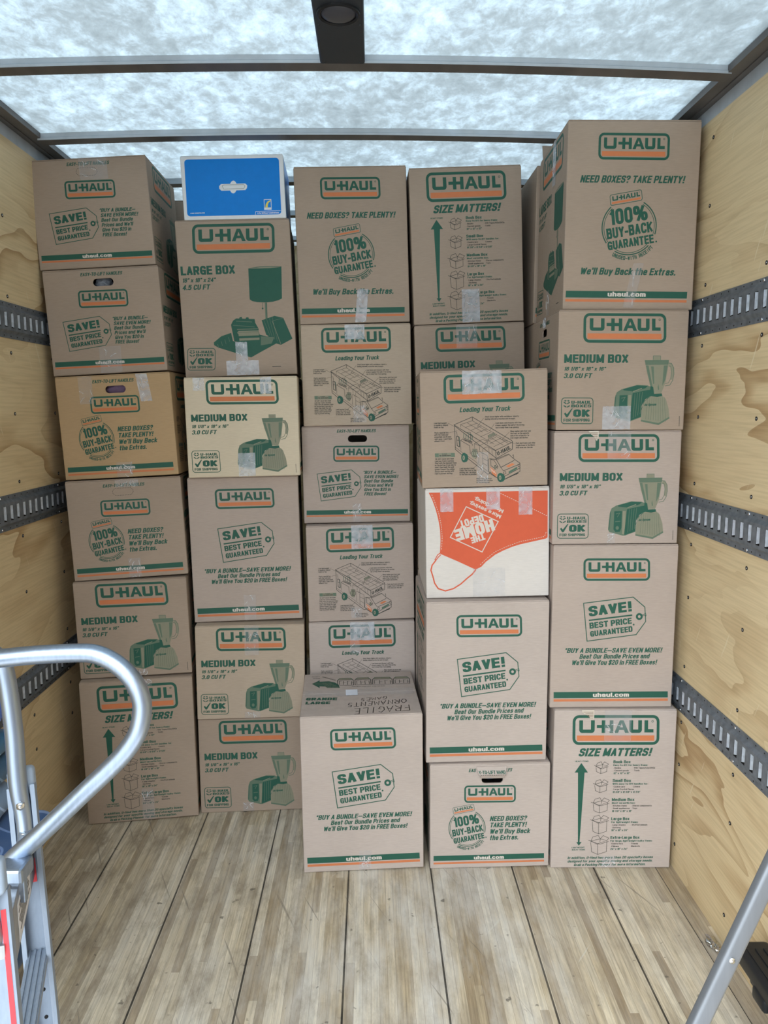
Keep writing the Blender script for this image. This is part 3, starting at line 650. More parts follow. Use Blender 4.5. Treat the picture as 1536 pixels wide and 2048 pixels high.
def ok_badge(p, x0, y0, x1, y1):
    p.sub([(172, 932), (480, 932), (172, 1172)], [(x0, y0), (x1, y0), (x0, y1)]); A = p.aff
    p.rrect(GREEN, 175, 935, 477, 1169, 30, 7)
    for c, q in (((225, 972), 1), ((225, 1003), 1)):
        p.P(GREEN, [(c[0]-30, c[1]-3), (c[0]-3, c[1]+11), (c[0]-3, c[1]+22), (c[0]-30, c[1]+8)]); p.P(GREEN, [(c[0]+30, c[1]-3), (c[0]+3, c[1]+11), (c[0]+3, c[1]+22), (c[0]+30, c[1]+8)])
    for q in ((197, 962), (226, 962)): p.P(GREEN, [(q[0], q[1]), (q[0]+14, q[1]-7), (q[0]+28, q[1]), (q[0]+14, q[1]+7)])
    p.P(GREEN, [(200, 1078), (214, 1068), (228, 1085), (272, 1032), (284, 1030), (237, 1110), (222, 1112)])
    p.end()
    g = lambda x, y: tuple((np.array([x, y, 1.]) @ A)[:2]); k = (y1-y0)/240
    p.T(GREEN, 'U-HAUL', *g(268, 989), *g(461, 988), 28*k, 0, .035); p.T(GREEN, 'BOXES', *g(268, 1021), *g(461, 1020), 26*k, 0, .035)
    p.T(GREEN, 'OK', *g(288, 1108), *g(446, 1107), 68*k, 0, .06); p.T(GREEN, 'FOR SHIPPING', *g(196, 1151), *g(446, 1149), 27*k, 0, .03)

# --- large box, picture side (lamp, bag and books)
D_large = Plan([(50, 58), (1302, 38), (1410, 1740), (165, 1770)], LW, LH); p = D_large
logo(p, (238, 100), (1138, 85), (250, 417))
p.T(GREEN, 'LARGE BOX', 118, 647, 713, 633, 95, 0, .04)
p.T(GREEN, '18" x 18" x 24"', 130, 726, 495, 719, 46, .2, .03); p.T(GREEN, '4.5 CU FT', 133, 808, 432, 801, 56, .2, .035)
p.P(GREEN, [(857, 580), (950, 577), (1100, 573), (1222, 560), (1231, 905), (1190, 925), (1130, 940), (1050, 947), (960, 943), (905, 933), (874, 912)])
p.P(PALE, [(872, 578), (960, 562), (1050, 556), (1212, 557), (1120, 570), (1000, 577)], ly=1); p.L(GREEN, [(857, 580), (950, 562), (1050, 555), (1222, 556)], 5, 2)
p.P(HALF, [(1041, 950), (1062, 949), (1069, 1130), (1050, 1132)]); p.L(GREEN, [(1062, 949), (1069, 1130)], 6, 1)
p.L(GREEN, [(1015, 950), (1018, 1005)], 4); p.disc(GREEN, (1018, 1013), 9, 10)
p.P(GREEN, [(478, 1382), (560, 1315), (670, 1278), (690, 1368), (760, 1385), (985, 1362), (985, 1300), (1070, 1322), (1160, 1310), (1200, 1385), (1150, 1412), (950, 1520), (895, 1552), (835, 1537), (530, 1440), (482, 1412)])
for a in ((520, 1400), (560, 1370), (600, 1350), (640, 1325)): p.L(HALF, [a, (a[0]+14, a[1]+50)], 5, 1)
p.P(HALF, [(1000, 1320), (1150, 1330), (1120, 1400), (1000, 1420)], ly=1)
p.P(GREEN, [(668, 1190), (690, 1145), (725, 1120), (930, 1128), (936, 1168), (975, 1236), (975, 1256), (985, 1300), (985, 1362), (760, 1385), (705, 1368)])
p.P(PALE, [(752, 1258), (975, 1254), (977, 1266), (740, 1272)], ly=1); p.P(PALE, [(735, 1275), (975, 1270), (980, 1296), (760, 1306)], ly=2)
p.P(PALE, [(760, 1340), (985, 1332), (985, 1358), (762, 1366)], ly=1); p.P(PALE, [(752, 1300), (978, 1292), (979, 1308), (755, 1315)], ly=3)
p.L(HALF, [(690, 1195), (930, 1215)], 6, 1); p.L(HALF, [(725, 1150), (900, 1160)], 8, 1); p.L(PALE, [(735, 1240), (970, 1236)], 5, 2)
p.P(GREEN, [(757, 1120), (765, 1107), (788, 1104), (792, 1122)]); p.P(GREEN, [(830, 1124), (835, 1110), (860, 1108), (866, 1126)])
p.P(GREEN, [(1008, 1142), (1150, 1095), (1248, 1118), (1352, 1348), (1226, 1415), (1160, 1397), (1190, 1385), (1058, 1300)])
for k in range(4): p.L(HALF, [(1030+k*32, 1138-k*9), (1100+k*28, 1310+k*22)], 4, 1)
p.L(PALE, [(1125, 1150), (1222, 1405)], 5, 1); p.L(HALF, [(1125, 1150), (1250, 1120)], 4, 1)
ok_badge(p, 186, 1443, 496, 1690)
p.L(BLACK, [(1130, 1657), (1228, 1655)], 6)

# --- medium box, picture side (toaster and jug blender)
D_med = Plan([(130, 110), (1420, 100), (1355, 1220), (125, 1228)], MW, MH); p = D_med
logo(p, (373, 140), (1190, 140), (373, 421))
p.T(GREEN, 'MEDIUM BOX', 190, 611, 816, 608, 80, 0, .04)
p.T(GREEN, '18 1/8" x 18" x 16"', 188, 683, 593, 682, 36, .2, .03); p.T(GREEN, '3.0 CU FT', 187, 753, 458, 751, 46, .2, .035)
p.P(HALF, [(674, 1085), (690, 930), (708, 880), (755, 852), (905, 811), (1005, 815), (1066, 838), (1062, 905), (985, 945), (952, 1000), (944, 1108), (842, 1145), (820, 1146), (715, 1118), (688, 1112)])
p.P(GREEN, [(770, 852), (905, 815), (1010, 820), (985, 842), (868, 872), (775, 862)], ly=1)
p.L(PALE, [(866, 873), (952, 842)], 7, 2); p.L(GREEN, [(820, 866), (960, 826)], 5, 2)
p.P(GREEN, [(862, 888), (985, 862), (1060, 850), (1060, 900), (985, 942), (950, 1000), (943, 1104), (842, 1138), (832, 1135)], ly=1)
for k in range(4): p.L(HALF, [(885+k*24, 890-k*5), (868+k*22, 1115-k*12)], 4, 2)
p.P(GREEN, [(736, 908), (812, 906), (806, 1070), (790, 1108), (748, 1112), (728, 1085)], ly=1)
p.P(PALE, [(820, 905), (850, 905), (838, 1135), (812, 1130)], ly=1)
p.L(HALF, [(752, 935), (790, 925), (765, 965)], 6, 2); p.L(HALF, [(745, 1010), (795, 1005)], 6, 2); p.disc(HALF, (765, 1070), 16, 18, 2)
p.L(GREEN, [(700, 905), (684, 1085)], 5, 2)
p.L(HALF, [(1060, 579), (1062, 541), (1134, 541), (1134, 579)], 5)
p.P(PALE, [(1064, 545), (1130, 545), (1130, 579), (1064, 579)])
p.P(PALE, [(978, 580), (1216, 577), (1205, 660), (1178, 800), (1140, 885), (1065, 888), (1040, 830), (1000, 700)])
p.P(HALF, [(978, 580), (1216, 577), (1210, 622), (986, 625)], ly=1)
p.P(HALF, [(990, 630), (1015, 630), (1062, 860), (1052, 880), (1030, 810)], ly=1); p.P(HALF, [(1165, 630), (1204, 628), (1180, 760), (1150, 820)], ly=1)
p.P(HALF, [(1040, 640), (1066, 640), (1072, 800), (1060, 800)], ly=2); p.P(HALF, [(1110, 860), (1105, 830), (1112, 800), (1120, 850)], ly=1)
p.P(GREEN, [(1035, 820), (1062, 830), (1072, 900), (1055, 915), (1030, 915)], ly=1)
p.L(HALF, [(1212, 606), (1240, 610), (1262, 650), (1264, 710), (1250, 770), (1222, 812), (1176, 820)], 6, 1); p.L(HALF, [(1210, 634), (1232, 640), (1240, 690), (1232, 750), (1210, 790), (1180, 798)], 5, 1)
p.P(PALE, [(1216, 610), (1240, 614), (1260, 655), (1260, 710), (1246, 765), (1230, 755), (1238, 690), (1230, 642), (1212, 634)])
p.P(GREEN, [(1052, 893), (1145, 888), (1150, 912), (1100, 922), (1050, 915)], ly=2)
p.P(PALE, [(943, 1138), (950, 1050), (978, 960), (1020, 922), (1060, 912), (1150, 908), (1185, 940), (1212, 1030), (1218, 1110), (1115, 1172)])
for k in range(9): p.L(HALF, [(1010+k*20, 930-abs(k-4)*2), (990+k*24, 1125+k*3)], 3, 1)
p.P(HALF, [(943, 1130), (1112, 1160), (1217, 1102), (1219, 1118), (1113, 1178), (943, 1146)], ly=2)
p.L(GREEN, [(946, 1045), (975, 962), (1025, 922)], 4, 2)
p.T(GREEN, 'de lipsum', 975, 1005, 1090, 1000, 22, .2, .035, 3, 1)
ok_badge(p, 172, 931, 482, 1172)
p.L(BLACK, [(1316, 1095), (1312, 1188)], 4)

# --- medium box, handle side with price tag
D_saveM = Plan([(75, 82), (1407, 52), (1420, 1255), (112, 1285)], MW, MH); p = D_saveM
p.T(GREEN, 'EASY-TO-LIFT HANDLES', 512, 155, 990, 146, 38, .22, .03)
logo(p, (468, 318), (1036, 313), (470, 517))
price_tag(p, [(270, 670), (692, 616), (320, 1005)])
for i, (t, a, c) in enumerate((('*BUY A BUNDLE\u2014', 832, 1240), ('SAVE EVEN MORE!', 846, 1265), ('Beat Our Bundle', 848, 1203), ("Prices and We'll", 848, 1200), ('Give You $20 in', 848, 1176), ('FREE Boxes!', 850, 1118))):
    y = 668+i*53.5; p.T(GREEN, t, a, y, c, y-5, 40, .22, .032)
site_band(p, 141, 1391, 1124, 1102, 56, 62, 18, 604, 935, 1162, 1157, 38)

# --- medium box, handle side with guarantee badge
D_100M = Plan([(100, 172), (1440, 145), (1410, 1285), (110, 1320)], MW, MH); p = D_100M
def easy100(p): p.T(GREEN, 'EASY-TO-LIFT HANDLES', 532, 253, 1010, 244, 38, .22, .03)
logo(p, (484, 402), (1054, 395), (484, 594))
badge(p, 516, 873, 203)
for i, (t, a, c) in enumerate((('NEED BOXES?', 765, 1170), ('TAKE PLENTY!', 765, 1166), ("We'll Buy Back", 763, 1205), ('the Extras.', 763, 1078))):
    y = 796+i*70; p.T(GREEN, t, a, y, c, y-9, 54, .22, .035)
site_band(p, 148, 1362, 1180, 1147, 55, 72, 20, 592, 922, 1216, 1208, 38)
D_100M_easy = Plan([(100, 172), (1440, 145), (1410, 1285), (110, 1320)], MW, MH); D_100M_easy.items = list(D_100M.items); easy100(D_100M_easy)
p = D_100M   # the copy whose heading is torn by a folded handle flap
p.T(GREEN, 'EAS', 532, 253, 608, 252, 38, .22, .03); p.T(GREEN, 'LES', 944, 246, 1010, 245, 38, .22, .03)

# --- medium box, "loading your truck" side
D_load = Plan([(182, 498), (1425, 455), (1418, 1580), (212, 1608)], MW, MH); p = D_load
logo(p, (410, 528), (1195, 500), (415, 805))
p.T(GREEN, 'Loading Your Truck', 567, 886, 1055, 868, 46, .22, .035)
k3 = 5
p.L(BLACK, [(515, 1005), (690, 930), (1070, 1155), (1078, 1165), (1076, 1240), (920, 1328), (905, 1312), (520, 1016)], k3, 0, True)
p.L(BLACK, [(520, 1010), (528, 1240), (590, 1292)], k3); p.L(BLACK, [(640, 1320), (840, 1476), (862, 1470)], k3); p.L(BLACK, [(520, 1010), (915, 1250), (1076, 1172)], k3); p.L(BLACK, [(915, 1250), (920, 1328)], k3); p.L(BLACK, [(690, 930), (692, 965)], k3)
p.L(BLACK, [(524, 1215), (600, 1275), (700, 1340), (838, 1450)], 3)
for a, c in (((578, 1003), (690, 966)), ((578, 1003), (900, 1190)), ((690, 966), (1060, 1175)), ((640, 985), (790, 1075)), ((625, 1030), (735, 990)), ((675, 1060), (780, 1015)), ((720, 1090), (830, 1045)), ((770, 1120), (870, 1075)), ((740, 1012), (845, 1075)), ((820, 1160), (915, 1105)), ((860, 1185), (970, 1130)), ((895, 1215), (1010, 1160)), ((870, 1130), (990, 1200)), ((930, 1120), (1040, 1185)), ((960, 1140), (1060, 1170)), ((578, 1003), (580, 1030))):
    p.L(BLACK, [a, c], 3)
p.L(BLACK, [(540, 1115), (560, 1120), (568, 1215), (545, 1205)], 6, 0, True); p.L(GREEN, [(563, 1120), (569, 1215)], 8); p.L(BLACK, [(542, 1150), (564, 1155)], 4); p.L(BLACK, [(540, 1070), (545, 1110)], 4)
p.L(BLACK, [(578, 1155), (665, 1205), (672, 1285)], 4); p.L(BLACK, [(578, 1155), (582, 1250)], 3); p.L(BLACK, [(578, 1155), (600, 1140), (690, 1190), (692, 1205)], 4)
for k in range(4): p.L(GREEN, [(610+k*22, 1085+k*6), (606+k*22, 1130+k*9)], 5); p.L(BLACK, [(606, 1130+k*8), (690, 1165+k*4)], 3)
p.L(GREEN, [(612, 1070), (690, 1105), (690, 1150)], 5); p.L(BLACK, [(640, 1080), (672, 1078), (676, 1130)], 4)
p.disc(PALE, (712, 1280), 28, 48); p.ring(BLACK, (712, 1280), 30, 4, n=18); p.L(BLACK, [(706, 1258), (722, 1260), (718, 1305), (704, 1300)], 4, 1, True); p.L(BLACK, [(690, 1238), (735, 1240), (742, 1290), (722, 1330)], 4, 1)
for a, c in (((710, 1185), (760, 1205)), ((760, 1205), (838, 1165)), ((710, 1185), (790, 1145)), ((790, 1145), (838, 1165)), ((838, 1165), (836, 1190)), ((710, 1185), (712, 1230)), ((760, 1205), (762, 1250)), ((755, 1255), (835, 1300)), ((755, 1255), (752, 1370)), ((790, 1235), (790, 1270)), ((800, 1230), (835, 1215)), ((835, 1215), (915, 1255)), ((880, 1240), (882, 1300)), ((850, 1225), (852, 1280)), ((790, 1290), (792, 1420)), ((792, 1325), (838, 1350)), ((792, 1370), (838, 1400)), ((838, 1300), (842, 1450)), ((770, 1270), (800, 1285))):
    p.L(BLACK, [a, c], 3)
p.P(PALE, [(838, 1110), (900, 1080), (922, 1095), (850, 1135)]); 
for k in range(4): p.L(BLACK, [(838+k*8, 1110+k*9), (900+k*6, 1080+k*7)], 3, 1)
p.L(BLACK, [(845, 1105), (846, 1160), (922, 1120), (922, 1095)], 3)
p.T(BLACK, 'U-HAUL', 935, 1300, 1064, 1236, 36, .12, .03)
p.L(BLACK, [(855, 1330), (920, 1335), (1040, 1285), (1090, 1330), (1150, 1372), (1150, 1450), (990, 1530), (925, 1510), (860, 1455)], k3); p.L(BLACK, [(850, 1330), (845, 1445), (862, 1470), (925, 1510)], k3); p.L(BLACK, [(920, 1335), (965, 1412), (1095, 1345)], k3); p.L(BLACK, [(930, 1340), (1045, 1290)], 3)
p.L(BLACK, [(868, 1335), (900, 1345), (935, 1400), (905, 1420), (870, 1395)], 4, 0, True); p.L(BLACK, [(990, 1445), (1150, 1380)], k3); p.L(BLACK, [(965, 1412), (990, 1445)], 4); p.L(BLACK, [(975, 1495), (1000, 1498), (1155, 1415)], 5); p.L(BLACK, [(990, 1530), (1135, 1465), (1110, 1480)], 7)
p.L(BLACK, [(990, 1458), (1012, 1452), (1015, 1470), (995, 1478)], 4, 0, True); p.L(BLACK, [(1130, 1385), (1150, 1378), (1152, 1398), (1134, 1408)], 4, 0, True)
p.P(HALF, [(1040, 1450), (1122, 1405), (1125, 1425), (1045, 1475)]); p.L(GREEN, [(1042, 1462), (1124, 1414)], 4, 1)
p.P(ORANGE, [(1015, 1400), (1075, 1372), (1100, 1382), (1040, 1412)]); p.P(ORANGE, [(862, 1405), (905, 1440), (925, 1470), (922, 1505), (880, 1470)])
for k in range(3): p.L(WHITE, [(868+k*16, 1420+k*12), (884+k*16, 1455+k*10)], 4, 1)
p.P(PALE, [(902, 1395), (916, 1390), (918, 1428), (904, 1428)], ly=1); p.L(BLACK, [(902, 1395), (916, 1390), (918, 1428), (904, 1428)], 4, 2, True); p.L(BLACK, [(918, 1415), (938, 1405), (930, 1425)], 4, 2); p.L(BLACK, [(1075, 1298), (1088, 1292), (1090, 1322)], 4)
for c, rx, ry in (((612, 1318), 28, 46), ((962, 1508), 32, 44)):
    p.disc(GREEN, c, rx, ry); p.disc(PALE, (c[0]-4, c[1]+2), rx*.4, ry*.5, 1); p.disc(GREEN, (c[0]-5, c[1]+3), rx*.12, ry*.18, 2); p.disc(GREEN, (c[0]+14, c[1]+2), rx*.9, ry*.88)
def para(x, y, lh, h, rows, col=BLACK):
    for i, (t, w) in enumerate(rows): p.T(col, t, x, y+i*lh, x+w, y+i*lh-w*.022, h, .1, .02, res=1)
para(812, 935, 22, 14, (('Stack boxes higher with confidence, industry', 330), ('leading sidewall protection and strength.', 295)))
para(913, 995, 22, 14, (('Load desks and dressers with their', 255), ('drawers against the wall of the moving', 280), ('van to keep them from opening.', 228)))
para(1057, 1074, 21, 14, (('Place washer and dryer near', 202), ('the front, on the opposite', 182), ('side of the refrigerator for', 185), ('even weight distribution.', 172)))
para(1110, 1188, 21, 14, (('Pack electronics and other', 190), ("fragile items in the Mom's", 185), ('Attic area over the cab.', 165)))
para(322, 998, 20, 14, (('Load lightweight,', 125), ('irregularly shaped', 135), ('items on top.', 95)))
para(326, 1090, 20, 14, (('Pack a special box', 135), ('with the tools and', 132), ("essentials you'll need", 160), ('right away. Load it last,', 172), ('unload it first.', 100)))
p.P(HALF, [(332, 1278), (522, 1274), (524, 1312), (334, 1316)]); p.P(PALE, [(368, 1280), (486, 1277), (488, 1310), (370, 1313)], ly=1)
p.T(BLACK, 'U-HAUL', 400, 1289, 452, 1288, 8, 0, .02, 2, 1); p.T(BLACK, 'TIE-DOWN ROPE', 372, 1306, 486, 1303, 11, 0, .03, 2, 1)
para(332, 1340, 19.6, 14, (('TIE OFF EACH SECTION', 180), ('Load your truck in sections.', 185), ('Start with the heaviest items', 208), ('on the bottom (from side to', 200), ('side), then build the wall', 182), ('upward toward the ceiling.', 190), ('Secure each section with', 182), ('rope to prevent shifting.', 170)))
para(568, 1430, 18.5, 14, (('Load heaviest items', 142), ('toward the front of the', 160), ('moving van - as close', 158), ('to the floor as possible.', 165)))
para(730, 1526, 17.5, 13, (('Place refrigerator in', 145), ('the back left section', 156), ('of the moving van.', 130)))
for a, c in (((800, 940), (738, 1025)), ((905, 992), (855, 1065)), ((1048, 1075), (975, 1145)), ((1080, 1180), (1104, 1182)), ((455, 990), (515, 1020)), ((470, 1082), (545, 1062)), ((705, 1415), (740, 1385)), ((750, 1520), (800, 1450))):
    p.L(BLACK, [a, c], 2.5)

# --- orange apron on the white box
HDW, HDH = .4572, .412
D_apron = Plan([(200, 92), (1420, 55), (1415, 1160), (205, 1185)], HDW, HDH); p = D_apron
p.P(APRON, [(235, 130), (1400, 100), (1400, 560), (1394, 576), (1380, 583), (1200, 624), (1130, 640), (1050, 665), (960, 703), (880, 745), (830, 785), (790, 815), (745, 865), (688, 895), (520, 815), (362, 745), (338, 732), (342, 690), (346, 600), (342, 500), (332, 430), (315, 350), (296, 280), (268, 200)])
p.L(APRON, [(344, 728), (318, 745), (290, 795), (300, 800), (322, 770), (348, 744)], 9, 1)
p.L(APRON, [(298, 802), (262, 850), (250, 900), (268, 960), (285, 1030), (320, 1085), (390, 1108), (470, 1085), (540, 1040), (600, 985), (655, 940), (690, 895)], 13, 1)
def dashed(pts, w, n, col, ly=2):
    for i in range(len(pts)-1):
        a, c = np.array(pts[i], float), np.array(pts[i+1], float); m = max(1, int(np.linalg.norm(c-a)/n))
        for j in range(m): p.L(col, [tuple(a+(c-a)*(j+.15)/m), tuple(a+(c-a)*(j+.72)/m)], w, ly)
dashed([(262, 145), (300, 240), (335, 350), (355, 460), (362, 570), (355, 700)], 5, 22, WHITE)
dashed([(930, 130), (1160, 240), (1398, 355)], 5, 22, WHITE)
dashed([(730, 848), (800, 780), (880, 715), (1000, 660), (1130, 612), (1260, 585), (1370, 560), (1388, 510)], 5, 22, WHITE)
p.L(WHITE, [(598, 266), (911, 412), (752, 717), (441, 572)], 9, 1, True)
p.T(WHITE, 'HOME', 852, 384, 474, 500, 118, 0, .055, 1); p.T(WHITE, 'THE', 770, 532, 636, 575, 62, 0, .05, 1); p.T(WHITE, 'DEPOT', 756, 338, 524, 410, 74, 0, .05, 1)
p.T(WHITE, 'More saving.', 944, 350, 636, 208, 38, 0, .014, 1); p.T(WHITE, 'More doing.', 968, 296, 684, 166, 38, 0, .014, 1)

# --- blue and white carton
BW, BH = .4054, .2423
D_blue = Plan([(117, 115), (1245, 92), (1295, 792), (170, 815)], BW, BH); p = D_blue
def quadr(x, y): return (165+x*1035+y*40, 150-x*20+y*622)
pts = []
for cx, cy, a in ((.965, .055, -90), (.965, .945, 0), (.035, .945, 90), (.035, .055, 180)):
    for k in range(6): t = math.radians(a+18*k); pts.append(quadr(cx+.035*math.cos(t), cy+.055*math.sin(t)))
p.P(BLUE, pts)
p.disc(PUREWHITE, (705, 450), 40, 70, 1)
p.P(PUREWHITE, [(550, 440), (570, 418), (835, 412), (858, 432), (855, 462), (838, 484), (575, 490), (552, 468)], ly=2)
p.L(HALF, [(582, 438), (600, 428), (820, 424), (832, 440), (822, 466), (600, 474)], 4, 3, True)
p.L(PUREWHITE, [(1046, 590), (1122, 588), (1128, 698), (1052, 700)], 6, 1, True); p.P(PUREWHITE, [(1052, 678), (1128, 676), (1128, 700), (1052, 702)], ly=1)
p.P(YELLOW, [(1060, 676), (1066, 640), (1082, 612), (1118, 596), (1118, 606), (1096, 625), (1088, 650), (1090, 676)], ly=1)
p.T(PUREWHITE, 'www.ennova.com', 238, 742, 396, 738, 12, 0, .03, 1, 1)
p.L(PUREWHITE, [(952, 757), (956, 720), (1232, 712)], 4, 1); p.T(PUREWHITE, 'Life Without Limitations', 976, 748, 1212, 742, 17, .15, .02, 1, 1)

# --- upper flaps of the front box: drawing, arrow, words and handwriting
D_top = Plan([(115, 665), (1340, 628), (1455, 1100), (55, 1160)], LW, .4572); p = D_top
p.T(GREEN, 'GRANDE', 130, 968, 492, 964, 44, 0, .06); p.T(GREEN, 'LARGE', 126, 1013, 412, 1009, 44, 0, .06)
p.P(GREEN, [(203, 778), (296, 735), (292, 752), (400, 746), (470, 762), (512, 785), (526, 822), (380, 823), (360, 808), (292, 806), (296, 826)])
p.L(PALE, [(225, 777), (330, 779)], 4, 1); 
for i, t in enumerate(('HEAVIEST ITEMS', 'LOAD FIRST', 'CENTER OF TRUCK', 'TOWARD THE FRONT')): p.T(PALE, t, 325+i*12, 772+i*15, 430+i*28, 771+i*15, 8, 0, .02, 1, 1)
p.T(BLACK, 'FILL EMPTY', 203, 700, 298, 698, 9, 0, .02, 0, 1); p.T(BLACK, 'SPACES', 215, 721, 298, 719, 9, 0, .02, 0, 1)
p.L(BLACK, [(320, 695), (480, 740)], 4); p.L(BLACK, [(335, 695), (482, 732)], 3)
for x0, x1 in ((500, 680), (700, 880), (900, 1120), (1135, 1315)):
    yt, yb = 735-(x0-500)*.025, 795-(x0-500)*.03
    p.L(BLACK, [(x0, yt), (x1, yt-5), (x1+4, yb-4), (x0+2, yb)], 4, 0, True); p.P(PALE, [(x0+5, yt-3), (x0+30, yt-22), (x1-30, yt-26), (x1-5, yt-8)]); p.L(GREEN, [(x0+5, yt-5), (x0+30, yt-22), (x1-30, yt-26), (x1-5, yt-8)], 4, 1)
    for k in range(4): xx = x0+20+k*(x1-x0-40)/3; p.L(BLACK, [(xx, yt+10), (xx+3, yb-8)], 3); p.L(BLACK, [(xx, yt+(k % 2)*16+12), (xx+30, yt+(k % 2)*16+10)], 3)
p.T(BLACK, 'LOAD HEAVY ITEMS FIRST ALONG THE FRONT', 665, 812, 1045, 803, 8, 0, .02, 0, 1)
LET = {'F': [[(.1, 0), (0, 1), (.95, 1.05)], [(.05, .5), (.55, .52)]], 'R': [[(0, 0), (.1, 1), (.6, .95), (.65, .65), (.1, .5), (.7, 0)]], 'A': [[(0, 0), (.4, 1), (.7, 0)], [(.1, .4), (.65, .42)]], 'G': [[(.7, .85), (.4, 1), (.05, .6), (.1, .1), (.5, 0), (.7, .35), (.4, .4)]], 'I': [[(.3, 0), (.4, 1)]], 'L': [[(.1, 1), (0, 0), (.6, .02)]], 'E': [[(.65, 1), (.1, .98), (0, 0), (.65, .02)], [(.05, .5), (.5, .52)]], 'O': [[(.35, 1), (0, .6), (.1, .1), (.5, 0), (.75, .5), (.4, 1)]], 'N': [[(0, 0), (.05, 1), (.6, 0), (.65, 1)]], 'M': [[(0, 0), (.1, 1), (.35, .3), (.6, 1), (.7, 0)]], 'T': [[(0, 1), (.75, 1)], [(.38, 1), (.35, 0)]], 'S': [[(.6, .9), (.2, 1), (.1, .65), (.55, .4), (.4, 0), (0, .1)]]}
def hand(word, x0, y0, x1, y1, h, w):
    n = len(word)
    for i, ch in enumerate(word):
        for st in LET[ch]:
            p.L(MARKER, [(x0+(x1-x0)*(i+a*1.05)/n, y0+(y1-y0)*(i+a)/n+c*h) for a, c in st], w, 1)
hand('FRAGILE', 1310, 1010, 660, 1062, 62, 6); hand('ORNAMENTS', 1275, 945, 590, 1000, 44, 6); hand('GAMES', 1060, 918, 745, 945, 30, 5)

# ------------------------------------------------------------------ boxes
KRAFT = {}
def kraft(c):
    if c not in KRAFT: KRAFT[c] = cardboard('corrugated_cardboard', c)
    return KRAFT[c]
C_STD = (.355, .275, .213); C_PALE = (.415, .338, .290); C_TAN = (.43, .295, .165); C_CREAM = (.60, .51, .38); C_LIGHT = (.44, .352, .27)
C_GLARE = (.455, .383, .340); C_WHITE = (.62, .575, .535)  # pale cool glare on the lower boxes is mixed into their board colour
FACE = {'front': Matrix.Identity(4), 'right': Matrix.Rotation(math.pi/2, 4, 'Z'), 'left': Matrix.Rotation(-math.pi/2, 4, 'Z'), 'back': Matrix.Rotation(math.pi, 4, 'Z')}

def capsule(u0, v0, hl, r, n=8):
    pts = [(u0+hl+r*math.cos(math.radians(-90+180*i/n)), v0+r*math.sin(math.radians(-90+180*i/n))) for i in range(n+1)]
    return pts + [(u0-hl+r*math.cos(math.radians(90+180*i/n)), v0+r*math.sin(math.radians(90+180*i/n))) for i in range(n+1)]

